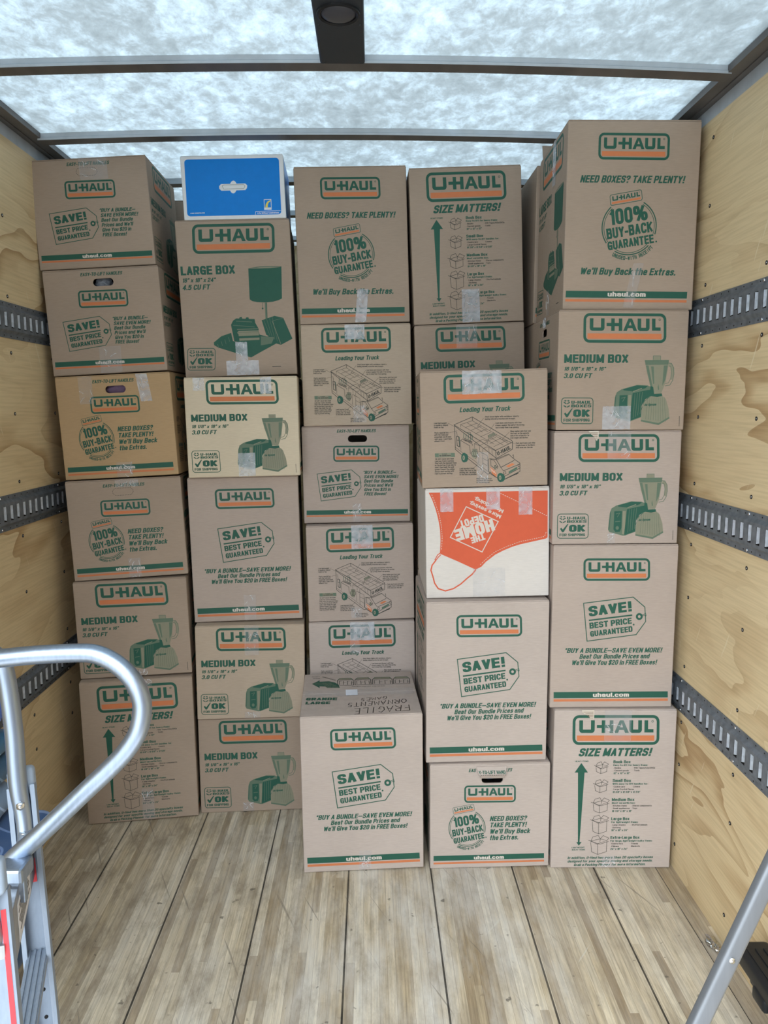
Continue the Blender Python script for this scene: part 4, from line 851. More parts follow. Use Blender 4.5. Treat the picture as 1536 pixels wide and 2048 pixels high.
def carton(root, W, D, H, color, prints, holes=(), perf=(), flaps=True, name='carton', tmat=None):
    """folded board body with its printing; holes = {face: (u, v)} punched hand holds"""
    mats = [kraft(color) if isinstance(color, tuple) else color]; mb = MB()
    def mi(m):
        if m not in mats: mats.append(m)
        return mats.index(m)
    ft = .0035 if flaps else 0
    bm = bmesh.new(); bmesh.ops.create_cube(bm, size=1)
    for v in bm.verts: v.co = Vector((v.co.x*W, v.co.y*D, (v.co.z+.5)*(H-ft)))
    bmesh.ops.bevel(bm, geom=bm.edges[:], offset=.0035, segments=2, profile=.5, affect='EDGES')
    for face, (hu, hv) in dict(holes).items():
        nrm = (FACE[face] @ Vector((0, -1, 0)))
        fc = max((f for f in bm.faces if f.normal.dot(nrm) > .99), key=lambda f: f.calc_area())
        inv = FACE[face].inverted(); half = D/2 if face in ('front', 'back') else W/2
        outer = [((inv @ v.co).x, v.co.z) for v in fc.verts]; bm.faces.remove(fc)
        hole = capsule(hu, hv, .026, .0145)[::-1]
        allp = outer+hole
        tris = tessellate_polygon([[Vector((x, z, 0)) for x, z in outer], [Vector((x, z, 0)) for x, z in hole]])
        M = FACE[face]
        mb.add([M @ Vector((x, -half, z)) for x, z in allp], [tuple(t) for t in tris])
        n = len(hole)
        mb.add([M @ Vector((x, -half, z)) for x, z in hole]+[M @ Vector((x, -half+.005, z)) for x, z in hole], [(i, (i+1) % n, n+(i+1) % n, n+i) for i in range(n)])
    mb.addbm(bm)
    cnt = 0
    for face, plan in prints.items():
        half = D/2 if face in ('front', 'back') else W/2; M = FACE[face]; Wp = W if face in ('front', 'back') else D
        su = Wp/plan.W; sv = H/plan.H
        for col, v, f, ly in plan.items:
            cnt += 1; off = half + .0003 + ly*.00012 + (cnt % 9)*.000008
            P = [M @ Vector((x*su, -off, z*sv)) for x, z in v]
            mb.add(P, f, mi(col))
    for face, (hu, hv) in dict(perf).items():
        cp = capsule(hu, hv, .026, .0145); half = D/2 if face in ('front', 'back') else W/2; M = FACE[face]; n = len(cp)
        L = [0]
        for i in range(n): L.append(L[-1]+math.dist(cp[i], cp[(i+1) % n]))
        def at(t):
            t %= L[-1]
            for i in range(n):
                if L[i+1] >= t: k = (t-L[i])/max(1e-9, L[i+1]-L[i]); a = cp[i]; c = cp[(i+1) % n]; return (a[0]+(c[0]-a[0])*k, a[1]+(c[1]-a[1])*k)
        m = 30
        for i in range(m):
            a = at(L[-1]*i/m); c = at(L[-1]*(i+.5)/m); d = Vector((c[0]-a[0], c[1]-a[1])); e = Vector((-d.y, d.x)).normalized()*.0009
            mb.add([M @ Vector((q[0], -half-.0004, q[1])) for q in ((a[0]+e.x, a[1]+e.y), (c[0]+e.x, c[1]+e.y), (c[0]-e.x, c[1]-e.y), (a[0]-e.x, a[1]-e.y))], [(0, 1, 2, 3)], mi(BLACK))
    o = mb.build(name, mats, root)
    if flaps:
        for sg in (-1, 1):
            k = MB(); k.box((0, sg*(D/4+.0005), H-ft/2), (W-.004, D/2-.004, ft), 0, .0012); 
            fm = [mats[0]]
            if tmat:
                for col, v, f, ly in tmat.items:
                    q = np.asarray(v); yc = q[:, 1].mean()-D/2
                    if (yc > 0) != (sg > 0): continue
                    cnt += 1
                    if col not in fm: fm.append(col)
                    k.add([(x, y-D/2, H+.0003+ly*.00012+(cnt % 9)*.000008) for x, y in q], f, fm.index(col))
            k.build('top_flap', fm, root)
    return o

def tape(root, W, D, H, u0, u1, v0, v1, cloudy=False, face='front', skew=0.0, seed=0, fold=False):
    """strip of tape; u and v are fractions of the panel (v measured down from its upper edge)"""
    rr = random.Random(seed*31+int(u0*1000)+int(v0*777)); mb = MB(); nu, nv = 9, 14
    half = D/2 if face in ('front', 'back') else W/2; Wp = W if face in ('front', 'back') else D; M = FACE[face]
    vs = []
    for j in range(nv+1):
        for i in range(nu+1):
            a = i/nu; c = j/nv
            u = (u0+(u1-u0)*a + skew*c - .5)*Wp; v = H*(1-(v0+(v1-v0)*c))
            if j in (0, nv): v += rr.uniform(-.0012, .0012)*(1 if 0 < (v0 if j == 0 else 1-v1) else 0)
            wv = noise.noise(Vector((u*60+seed*7.7, v*45, 3.1)))*.0011 + noise.noise(Vector((u*160, v*150, seed)))*.0005
            edge = 0 if i in (0, nu) else 1
            vs.append(M @ Vector((u, -half-.0016-max(-.0008, wv)*edge, v)))
    fs = [(j*(nu+1)+i, j*(nu+1)+i+1, (j+1)*(nu+1)+i+1, (j+1)*(nu+1)+i) for j in range(nv) for i in range(nu)]
    mb.add(vs, fs, 0, True)
    for c in range(rr.randint(3, 6)):  # raised creases carrying painted white glints
        a, e = rr.uniform(.08, .92), rr.uniform(.05, .95); ang = rr.uniform(-1.3, 1.3)+math.pi/2; ln = rr.uniform(.012, .034); pts = []
        for t in range(6):
            uu = (u0+(u1-u0)*a+skew*e-.5)*Wp + math.cos(ang)*ln*(t/5-.5); vv = H*(1-(v0+(v1-v0)*e)) + math.sin(ang)*ln*(t/5-.5); ang += rr.uniform(-.28, .28)
            uu = min(max(uu, (u0-.5)*Wp+.001), (u1+skew-.5)*Wp-.001); vv = min(max(vv, H*(1-v1)+.001), H*(1-v0)-.001); pts.append((uu, vv))
        for (x0, z0), (x1, z1) in zip(pts, pts[1:]):
            d = Vector((x1-x0, z1-z0))
            if d.length < 1e-5: continue
            w_ = Vector((-d.y, d.x)).normalized()*rr.uniform(.0003, .0009)
            mb.add([M @ Vector(q) for q in ((x0+w_.x, -half-.0024, z0+w_.y), (x1+w_.x, -half-.0024, z1+w_.y), (x1, -half-.0031, z1), (x0, -half-.0031, z0))], [(0, 1, 2, 3)], 1)
            mb.add([M @ Vector(q) for q in ((x0, -half-.0031, z0), (x1, -half-.0031, z1), (x1-w_.x, -half-.0024, z1-w_.y), (x0-w_.x, -half-.0024, z0-w_.y))], [(0, 1, 2, 3)], 1)
    return mb.build('packing_tape', [TAPE_W if cloudy else TAPE, CREASE_GLINT], root)

BD = .4572
BOX = {  # x, y of the front face's middle, z below, z above, turn, lean
'1a': (-1.0884, 3.1403, 2.2894, 2.7032, 0.0105, -0.0594), '1b': (-1.0535, 3.1276, 1.8773, 2.2894, 0.0093, -0.0576), '1c': (-1.0195, 3.1086, 1.4614, 1.8773, 0.0202, -0.0530),
'1d': (-0.9965, 3.1056, 1.0468, 1.4614, 0.1105, -0.0446), '1e': (-0.9868, 3.0905, 0.6308, 1.0468, 0.0893, -0.0287), '1f': (-0.9728, 3.0639, 0.0000, 0.6308, 0.1261, -0.0137),
'2a': (-0.5421, 3.1989, 1.8712, 2.4888, 0.0557, -0.0374), '2b': (-0.5218, 3.1352, 1.4614, 1.8712, 0.0422, -0.0191), '2c': (-0.5261, 3.1672, 0.8458, 1.4614, 0.0648, -0.0202),
'2d': (-0.5108, 3.1206, 0.4305, 0.8458, 0.0673, 0.0027), '2e': (-0.5135, 3.1352, 0.0000, 0.4305, 0.0617, -0.0016),
'3a': (-0.0740, 3.2412, 2.0883, 2.7069, 0.0364, -0.0309), '3b': (-0.0591, 3.2333, 1.6684, 2.0883, 0.0066, -0.0197), '3c': (-0.0628, 3.2424, 1.2546, 1.6684, 0.0159, -0.0169),
'3d': (-0.0451, 3.1963, 0.8369, 1.2546, 0.0539, -0.0209), '3e': (-0.0392, 3.1839, 0.4214, 0.8369, 0.0138, -0.0151),
'4a': (0.3928, 3.2277, 2.0882, 2.7047, 0.0163, -0.0429), '4b': (0.4133, 3.2238, 1.6778, 2.0882, -0.0007, -0.0384),
'4c': (0.4056, 2.7506, 1.4584, 1.8760, -0.0242, -0.0284), '4d': (0.4267, 2.7587, 1.0463, 1.4584, 0.0019, -0.0209), '4e': (0.4285, 2.7173, 0.4232, 1.0463, 0.0280, -0.0058), '4f': (0.4460, 2.7045, 0.0000, 0.4232, 0.0113, -0.0100),
'5a': (0.8977, 2.7326, 2.0814, 2.7100, -0.0110, 0.0005), '5b': (0.8816, 2.7148, 1.6633, 2.0814, -0.0089, -0.0023), '5c': (0.8799, 2.7170, 1.2528, 1.6633, -0.0079, -0.0079), '5d': (0.8884, 2.7130, 0.6346, 1.2528, -0.0102, -0.0054), '5e': (0.9066, 2.6949, 0.0000, 0.6346, -0.0180, -0.0040),
'3f': (-0.0341, 2.6933, 0.0000, 0.6207, 0.0433, -0.0132),
}
S1 = 'in stack behind hand truck'; S2 = 'in stack under blue carton'; S3 = 'in stack behind FRAGILE box'; S4 = 'in orange apron box stack'; S5 = 'in stack touching plywood'
I = {  # label, colour, prints, holes, perforations, tapes (u0,u1,v0,v1,cloudy,skew)
'1a': ('cardboard box with price tag print and unpunched handle, topmost '+S1, C_STD, {'front': D_saveM, 'right': D_med}, {}, 1, [(.43, .67, 0, .20, 0, 0)]),
'1b': ('cardboard box with price tag print, open handle, second from top '+S1, C_STD, {'front': D_saveM, 'right': D_med}, {'front': 1}, 0, [(.42, .61, .74, .995, 0, 0)]),
'1c': ('orange-tan cardboard box with purple cloth in its handle hole '+S1, C_TAN, {'front': D_100M_easy, 'right': D_load}, {'front': 1}, 0, [(.2, .32, .005, .27, 0, 0), (.70, .80, .005, .27, 1, .03), (.46, .6, .85, .995, 0, 0)]),
'1d': ('cardboard box with guarantee badge and unpunched handle '+S1, C_STD, {'front': D_100M_easy, 'right': D_med}, {}, 1, [(.43, .63, .005, .08, 0, 0), (.48, .59, .8, .995, 0, 0)]),
'1e': ('cardboard box with toaster and blender print '+S1, C_STD, {'front': D_med, 'right': D_saveM}, {}, 0, [(.52, .60, .93, .995, 0, 0)]),
'1f': ('tall cardboard box with box size chart on the floor behind the hand truck', C_STD, {'front': D_size, 'right': D_need}, {}, 0, [(.55, .64, .003, .05, 0, 0), (.49, .6, .77, .995, 0, 0)]),
'2a': ('tall cardboard box with lamp and books print under the blue carton', C_STD, {'front': D_large, 'left': D_saveL}, {}, 0, [(.37, .66, .9, .995, 1, 0), (.46, .565, .78, .9, 1, 0)]),
'2b': ('cream cardboard box with toaster and blender print and cloudy tape '+S2, C_CREAM, {'front': D_med, 'right': D_100M_easy}, {}, 0, [(.08, .18, .005, .13, 1, 0), (.67, .77, .005, .17, 1, 0), (.45, .6, .76, .995, 1, 0)]),
'2c': ('tall cardboard box with price tag print '+S2, C_PALE, {'front': D_saveL, 'right': D_size}, {}, 0, [(.46, .57, .82, .995, 0, .0)]),
'2d': ('cardboard box with toaster print and taped sign, second from floor '+S2, C_LIGHT, {'front': D_med, 'right': D_100M_easy}, {}, 0, [(.45, .58, .003, .32, 0, 0), (.44, .58, .93, .995, 0, 0)]),
'2e': ('cardboard box with toaster print standing on the floor '+S2, C_STD, {'front': D_med, 'right': D_100M_easy}, {}, 0, [(.4, .5, .9, .995, 0, 0)]),
'3a': ('tall cardboard box with guarantee badge, topmost '+S3, C_STD, {'front': D_need, 'left': D_large}, {}, 0, [(.53, .63, .78, .995, 1, -.03)]),
'3b': ('tan cardboard box with truck drawing under the tall badge box '+S3, C_LIGHT, {'front': D_load, 'left': D_saveM}, {}, 0, [(.4, .58, .005, .15, 1, 0), (.46, .58, .8, .97, 0, 0)]),
'3c': ('cardboard box with price tag print and empty handle hole '+S3, C_PALE, {'front': D_saveM, 'left': D_med}, {'front': 1}, 0, [(.46, .54, .8, .995, 0, 0)]),
'3d': ('cardboard box with truck drawing below the price tag box '+S3, C_PALE, {'front': D_load, 'left': D_saveM}, {}, 0, [(.42, .62, .005, .25, 1, 0), (.4, .5, .86, .97, 0, 0)]),
'3e': ('cardboard box with truck drawing half hidden by the box marked FRAGILE', C_GLARE, {'front': D_load, 'left': D_saveM}, {}, 0, [(.39, .62, .005, .2, 1, 0), (.385, .48, .2, .34, 0, 0)]),
'4a': ('tall cardboard box with box size chart, between two tall badge boxes', C_STD, {'front': D_size, 'right': D_saveL}, {}, 0, [(.44, .6, .78, .995, 1, 0)]),
'4b': ('cardboard box with toaster print half hidden behind a truck drawing box', C_STD, {'front': D_med, 'right': D_saveM}, {}, 0, [(.38, .57, .005, .24, 0, 0)]),
'4c': ('cardboard box with truck drawing resting on the orange apron box', C_STD, {'front': D_load, 'left': D_100M_easy}, {'left': 1}, 0, [(.33, .64, .003, .2, 1, 0), (.44, .53, .7, .97, 0, 0)]),
'4d': ('white cardboard box printed with an upside down orange apron', C_WHITE, {'front': D_apron}, {}, 0, [(.12, .225, .005, .21, 1, 0), (.49, .6, .005, .2, 1, 0), (.75, .86, .005, .25, 1, 0), (.38, .64, .73, .99, 0, 0)]),
'4e': ('tall cardboard box with price tag print under the orange apron box', C_GLARE, {'front': D_saveL, 'left': D_size}, {}, 0, []),
'4f': ('cardboard box with folded out handle flap on the floor '+S4, C_GLARE, {'front': D_100M, 'left': D_med}, {'front': 1}, 0, []),
'5a': ('tall cardboard box with guarantee badge, topmost '+S5, C_STD, {'front': D_need, 'left': D_large}, {}, 0, [(.53, .61, .75, .99, 0, -.07)]),
'5b': ('cardboard box with toaster print, second from top '+S5, C_STD, {'front': D_med, 'left': D_100M_easy}, {'left': 1}, 0, [(.36, .58, .8, .995, 1, 0)]),
'5c': ('cardboard box with toaster print and a torn upper edge '+S5, C_PALE, {'front': D_med, 'left': D_100M_easy}, {}, 0, [(.42, .6, .005, .25, 0, 0), (.44, .5, .9, .995, 0, 0)]),
'5d': ('tall cardboard box with price tag print '+S5, C_PALE, {'front': D_saveL, 'left': D_size}, {}, 0, []),
'5e': ('tall cardboard box with box size chart on the floor against the plywood', C_GLARE, {'front': D_size, 'left': D_need}, {}, 0, [(.41, .63, .003, .2, 0, 0), (.43, .54, .92, .995, 0, 0)]),
'3f': ('tall cardboard box hand-marked FRAGILE on its upper flaps, on the floor', C_GLARE, {'front': D_saveL, 'left': D_size}, {}, 0, [(.46, .56, .87, .995, 0, 0)]),
}
GROUP = 'cardboard moving boxes stacked in the truck'
ROOT = {}
def place(key, x, y, z0, z1, yaw, roll, W=MW-.003, D=BD-.003):
    H = z1-z0-.0015
    if z0 == 0: lift = abs(roll)*W/2; z0 += lift; H -= lift
    Rm = (Matrix.Rotation(yaw, 4, 'Z') @ Matrix.Rotation(roll, 4, 'Y'))
    c = Vector((x, y, z0+(H+.0015)/2)) if z0 else Vector((x, y, H/2))
    base = c + Rm @ Vector((0, D/2, -H/2))
    r = empty('moving_box', base, (0, roll, yaw)); ROOT[key] = (r, W, D, H)
    return r, W, D, H
UP = {}
for colm in ('1a1b1c1d1e1f', '2a2b2c2d2e', '3a3b3c3d3e', '4a4b', '4c4d4e4f', '5a5b5c5d5e'):
    ks = [colm[i:i+2] for i in range(0, len(colm), 2)]
    for a, c in zip(ks, ks[1:]): UP[c] = a
for key, (x, y, z0, z1, yaw, roll) in BOX.items():
    if key in UP:
        o_ = BOX[UP[key]]; z1 -= abs(roll-o_[5])*MW/2 + abs((yaw-o_[4])*roll)*BD/2 + abs((x-o_[0])*roll)
    lab, c, prints, holes, perf, tapes = I[key]
    r, W, D, H = place(key, x, y, z0, z1, yaw, roll)
    tag(r, lab, 'box', GROUP)
    hz = H*.868 if D_saveM in prints.values() else H*.858
    if key == '4f': hz -= .004
    hl = {f: (0.0 if f != 'front' else .008, hz) for f in holes}
    pf = {'front': (-.004, H*.875)} if perf else {}
    carton(r, W, D, H, c, prints, hl, pf, True, 'carton', D_top if key == '3f' else None)
    for i, (u0, u1, v0, v1, cl, sk) in enumerate(tapes): tape(r, W, D, H, u0, u1, v0, v1, bool(cl), 'front', sk, hash(key) % 7 + i if False else ord(key[1])+i)
# side tape on the topmost plywood-side box and on the one below it
r, W, D, H = ROOT['5a']; tape(r, W, D, H, .52, .63, .005, .26, True, 'left', 0, 3); tape(r, W, D, H, .40, .52, .84, .99, False, 'left', .02, 4)
r, W, D, H = ROOT['5b']; tape(r, W, D, H, .44, .56, .005, .10, True, 'left', 0, 5)

# tape along the seam of the box marked FRAGILE, with a cloudy patch
r, W, D, H = ROOT['3f']
def toptape(u0, u1, y0, y1, m, z):
    mb = MB(); n = 24; vs = []
    for j in range(4):
        for i in range(n+1): vs.append((u0+(u1-u0)*i/n, y0+(y1-y0)*j/3, H+z+abs(noise.noise(Vector((i*.9, j*2.1, 5))))*.0012))
    mb.add(vs, [(j*(n+1)+i, j*(n+1)+i+1, (j+1)*(n+1)+i+1, (j+1)*(n+1)+i) for j in range(3) for i in range(n)], 0, True); mb.build('packing_tape', m, r)
toptape(-.215, .215, -.035, .03, TAPE, .0012); toptape(-.055, -.008, -.032, .028, flat('white_label_tape', (.72, .76, .84), .3), .0022)

# torn liner pieces on two upper edges, and the folded handle flap
def torn(key, pts, colr):
    r, W, D, H = ROOT[key]; mb = MB()
    P = [((u-.5)*W, H*(1-v)) for u, v in pts]; n = len(P)
    F = [(x, -D/2-.0022-.004*((H-z)/.03 % 1)*.6, z) for x, z in P]; Bk = [(x, -D/2-.0008, z) for x, z in P]
    mb.add(F, [tuple(range(n))]); mb.add(F+Bk, [(i, (i+1) % n, n+(i+1) % n, n+i) for i in range(n)])
    for k in range(5):   # exposed flutes
        z = H-.006-k*.006; xs = [x for x, zz in P]; a = min(xs)+(k+1)*.006; c = max(xs)-.004
        if c > a: mb.add([(a, -D/2-.0062, z), (c, -D/2-.0062, z), (c, -D/2-.005, z-.0022), (a, -D/2-.005, z-.0022)], [(0, 1, 2, 3)], 1)
    mb.build('torn_liner', [kraft(colr), kraft(C_STD)], r)
torn('5c', [(.265, 0), (.345, 0), (.345, .055), (.333, .088), (.31, .05), (.285, .028)], (.62, .56, .48))
torn('5e', [(.22, 0), (.322, 0), (.322, .058), (.292, .058), (.28, .032), (.25, .026), (.225, .014)], (.62, .54, .45))
r, W, D, H = ROOT['4f']; mb = MB()
u = lambda a: (a-.5)*W
zc = H*.858
P = [(u(.385), -D/2-.003, H-.010), (u(.635), -D/2-.003, H-.010), (u(.625), -D/2-.019, zc+.0235), (u(.400), -D/2-.019, zc+.0235)]
mb.add(P+[(x, y+.003, z-.002) for x, y, z in P], [(0, 1, 2, 3), (7, 6, 5, 4), (0, 4, 5, 1), (1, 5, 6, 2), (2, 6, 7, 3), (3, 7, 4, 0)])
P2 = [(u(.415), -D/2-.0195, zc+.023), (u(.617), -D/2-.0195, zc+.023), (u(.607), -D/2-.010, zc+.006), (u(.42), -D/2-.010, zc+.006)]
mb.add(P2+[(x, y+.003, z-.001) for x, y, z in P2], [(0, 1, 2, 3), (7, 6, 5, 4), (0, 4, 5, 1), (1, 5, 6, 2), (2, 6, 7, 3), (3, 7, 4, 0)])
lay, w = glyphs('Y-TO-LIFT HAND', .1, .03, 2)
a = Vector((u(.402), -D/2-.0172, zc+.0262)); e = Vector((u(.622)-u(.402), 0, 0)); up = (Vector(P[0])-Vector(P[3])).normalized(); nr = Vector((0, -.0006, .0008))
for li, (v, f) in enumerate(lay): mb.add([a + e*(q[0]/w) + up*(q[1]*.0125) + nr*(1+li*.02) for q in v], f, 1)
for k in range(14): x = u(.418)+k*(u(.615)-u(.418))/13; mb.add([(x, -D/2-.0202, zc+.0225), (x+.003, -D/2-.0202, zc+.0225), (x+.003, -D/2-.0198, zc+.0245), (x, -D/2-.0198, zc+.0245)], [(0, 1, 2, 3)], 2)
mb.build('handle_flap', [kraft(C_GLARE), GREEN, BLACK], r)

# contents glimpsed through the hand holds
def lump(name, key, du, dv, dims, m, label, cat, face='front'):
    r, W, D, H = ROOT[key]; bm = bmesh.new(); bmesh.ops.create_icosphere(bm, subdivisions=4, radius=1)
    for q in bm.verts:
        d = 1+.22*noise.noise(q.co*2.3+Vector((du*50, dv*9, 2)))+.08*noise.noise(q.co*6)
        q.co = Vector((q.co.x*dims[0]*d, q.co.y*dims[1]*d, q.co.z*dims[2]*d))
    mb = MB(); mb.addbm(bm, 0, True); o = mb.build(name, m)
    half = D/2 if face == 'front' else W/2
    M = r.matrix_basis.to_4x4() if False else (Matrix.Translation(r.location) @ r.rotation_euler.to_matrix().to_4x4())
    o.matrix_world = M @ FACE[face] @ Matrix.Translation((du, -half+.012+dims[1]*1.3, dv))
    tag(o, label, cat)
lump('purple_cloth', '1c', .008, .415*.858, (.06, .03, .03), flat('purple_fabric', (.20, .13, .22), .9), 'purple cloth seen through the handle hole of the orange-tan box', 'cloth')
lump('grey_bag', '1b', -.005, .41*.868, (.035, .03, .028), flat('grey_film', (.25, .28, .33), .3), 'grey plastic wrap seen through the handle hole near the stack top', 'plastic wrap')
lump('navy_case', '4f', .005, .42*.85, (.06, .03, .018), flat('navy_case', (.02, .06, .16), .3), 'navy blue object seen under the folded out handle flap', 'case')
lump('paper_bundle', '5b', 0.0, .418*.85, (.045, .03, .03), flat('white_paper', (.75, .76, .76), .7), 'white paper seen through the side handle hole in the tall stack', 'paper', 'left')

# blue and white carton on the second stack
r = empty('product_carton', Vector((-.5406, 3.2, 2.4895)) + Matrix.Rotation(.0376, 3, 'Z') @ Vector((0, .16, 0)), (0, -.0374, .0376))
tag(r, 'blue and white carton with a handle slot on top of the lamp print box', 'box')
carton(r, BW, .32, BH, PUREWHITE, {'front': D_blue}, {}, {}, False, 'carton')
mb = MB(); mb.add([(BW/2+.0006, -.15, .012), (BW/2+.0006, .15, .012), (BW/2+.0006, .15, BH-.012), (BW/2+.0006, -.15, BH-.012)], [(0, 1, 2, 3)])
mb.build('side_panel', BLUE, r)
mb = MB(); mb.box((0, -.08, BH+.001), (BW-.006, .156, .002), 0, .0008); mb.box((0, .08, BH+.001), (BW-.006, .156, .002), 0, .0008); mb.build('top_flap', PUREWHITE, r)

# boxes glimpsed in the row behind
def backbox(x, y, z0, z1, lab, c, prints, raised=False, grp=GROUP, yaw=0):
    H = z1-z0-.0015; r = empty('moving_box', (x, y+BD/2, z0), (0, 0, yaw)); tag(r, lab, 'box', grp); W = MW-.003; D = BD-.003
    carton(r, W, D, H, c, prints, {}, {}, not raised)
    if raised:
        for s, ang in ((-1, math.radians(62)), (1, math.radians(50))):
            k = MB(); k.box((0, 0, .0), (W-.006, .004, .17), 0, .001)
            o = k.build('top_flap', kraft(c), r); o.location = (0, s*(D/2-.012)-s*.02, H+.068) if s < 0 else (0, D/2-.06, H+.058); o.rotation_euler = (-s*(math.pi/2-ang)*.6, 0, 0)
    return r
backbox(.893, 3.205, 2.085, 2.703, 'tall cardboard box with raised flap wedged behind the topmost plywood-side box', C_STD, {'front': D_need})
r = [o for o in COL.objects if o.get('label', '').startswith('tall cardboard box with raised flap')][0]
k = MB(); k.box((0, 0, .0), (MW-.03, .004, .13), 0, .001); o = k.build('raised_flap', kraft(C_STD), r); o.location = (0.012, -BD/2+.024, .6165+.062); o.rotation_euler = (-.32, 0, 0)
backbox(.895, 3.205, 1.668, 2.085, 'cardboard box in the dark gap behind the toaster box second from top', C_STD, {'front': D_saveM})
backbox(.90, 3.205, 1.05, 1.668, 'cardboard box hidden behind the front row of stacks', C_STD, {}, grp='hidden support boxes')
backbox(.90, 3.205, .433, 1.05, 'cardboard box hidden behind the front row of stacks', C_STD, {}, grp='hidden support boxes')
backbox(.90, 3.205, 0, .433, 'cardboard box hidden behind the front row of stacks', C_STD, {}, grp='hidden support boxes')
backbox(-.039, 3.20, 0, .41, 'cardboard box hidden behind the front row of stacks', C_STD, {}, grp='hidden support boxes')
for z0, z1 in ((0, .43), (.43, 1.055), (1.055, 1.666)): backbox(.428, 3.24, z0, z1, 'cardboard box hidden behind the front row of stacks', C_STD, {}, grp='hidden support boxes')
for z0, z1, lab in ((0, .62, None), (.62, 1.24, None), (1.24, 1.86, None), (1.86, 2.28, None), (2.28, 2.69, 'plain cardboard box in the gap between the top price tag box and blue box')):
    backbox(-.965, 3.70, z0, z1, lab or 'cardboard box hidden behind the front row of stacks', C_STD, {}, grp=GROUP if lab else 'hidden support boxes')

# ------------------------------------------------------------------ ceiling light on the roof bows
r = empty('ceiling_light', (-.083, 2.157, 2.762)); tag(r, 'dark grey ceiling light panel with a round lens between roof bows', 'light')
b = MB(); b.box((0, -.0, .0125), (.134, .60, .025), 0, .006); b.build('housing', DARK_PLASTIC, r)
b = MB()
bm = bmesh.new(); bmesh.ops.create_uvsphere(bm, u_segments=32, v_segments=16, radius=.046)
for v in bm.verts: v.co = Vector((v.co.x, v.co.y, min(0, v.co.z)*.3+.001))
b.addbm(bm, 0, True); b.build('lens', flat('smoked_lens', (.05, .052, .062), .3), r)
b = MB(); K = 44; prof = [(.058, .002), (.057, -.005), (.052, -.007), (.047, -.004), (.0465, .002)]
for k in range(K):
    a0, a1 = 2*math.pi*k/K, 2*math.pi*(k+1)/K
    for (r0, z0), (r1, z1) in zip(prof, prof[1:]):
        b.add([(r0*math.cos(a0), r0*math.sin(a0), z0), (r0*math.cos(a1), r0*math.sin(a1), z0), (r1*math.cos(a1), r1*math.sin(a1), z1), (r1*math.cos(a0), r1*math.sin(a0), z1)], [(0, 1, 2, 3)], 0, True)
b.build('lens_ring', BLACK_PLASTIC, r)
for x, y in ((-.052, .288), (.052, .288), (-.052, -.288), (.052, -.288), (-.056, .06), (.056, .06)):
    b = MB(); b.cyl((x, y, -.0012), (x, y, .003), .004, 0, 10); b.build('screw', DARK_PLASTIC, r)

# ------------------------------------------------------------------ aluminium hand truck
HT = empty('hand_truck', (-.50, 1.0, 0)); tag(HT, 'aluminium hand truck with a curved loop handle and red striped rail', 'hand truck')
off = Vector(HT.location)
def hb(name, b, m, parent=HT): 
    b.v = [tuple(Vector(q)-off) for q in b.v]; return b.build(name, m, parent)
dirv = Vector((-.156, .2565, 1)); fv = Vector((.103, -.333, 0)).normalized(); wv_ = Vector((fv.y*-1, fv.x, 0)).normalized()
far = lambda z: Vector((-.6200, 1.2920, 1.04)) + dirv*(z-1.04)
near = lambda z: Vector((-.5250, .9800, 1.04)) + dirv*(z-1.04)
def channel(P, z0, z1, inward, w=.045, d=.022, t=.003):
    b = MB(); a, c = P(z0), P(z1); L = (c-a); mid = (a+c)/2
    zax = L.normalized(); xax = wv_; yax = zax.cross(xax).normalized()
    xax = yax.cross(zax)
    M = Matrix.Translation(mid) @ Matrix((xax, yax, zax)).transposed().to_4x4()
    s = 1 if (yax.dot(fv) > 0) == inward else -1
    b.box((0, 0, 0), (w, t, L.length), 0, .0006, M)
    b.box((w/2-t/2, s*d/2, 0), (t, d, L.length), 0, .0006, M); b.box((-w/2+t/2, s*d/2, 0), (t, d, L.length), 0, .0006, M)
    b.box((w/2-.004, s*d, 0), (.008, t, L.length), 0, .0006, M); b.box((-w/2+.004, s*d, 0), (.008, t, L.length), 0, .0006, M)
    return b, M, s, L.length
b, Mf, sf, Lf = channel(far, .10, 1.075, True); rail_far = hb('side_rail', b, ALU_R)
b, Mn, sn, Ln = channel(near, .10, 1.075, False); rail_near = hb('side_rail', b, ALU_R)
for x in (-.017, .015):
    b = MB(); b.box((x, -sn*.0019, -.01), (.0065, .0006, Ln-.03), 0, 0, Mn); hb('red_stripe', b, RED, rail_near)
for M, s, L, rl in ((Mf, sf, Lf, rail_far), (Mn, sn, Ln, rail_near)):
    b = MB()
    for z in (-.35, -.2, -.05, .02, .07, .115, .16, .37):
        if rl is rail_near: b.cyl(M @ Vector((-.002, -s*.0017, z+.15)), M @ Vector((-.002, -s*.0013-.0006*s, z+.15)), .0032, 0, 12)
        else: b.cyl(M @ Vector((.002, s*.0016, z)), M @ Vector((.002, s*.0022, z)), .0032, 0, 12)
    hb('bolt_holes', b, DARKIN, rl)
for P, z in ((near, 1.095), (far, 1.08)):
    b = MB(); c = P(z); b.box((0, 0, 0), (.044, .034, .05), 0, .008, Matrix.Translation(c) @ Mf.to_3x3().to_4x4(), 3, True); hb('end_cap', b, GREY_PLASTIC)
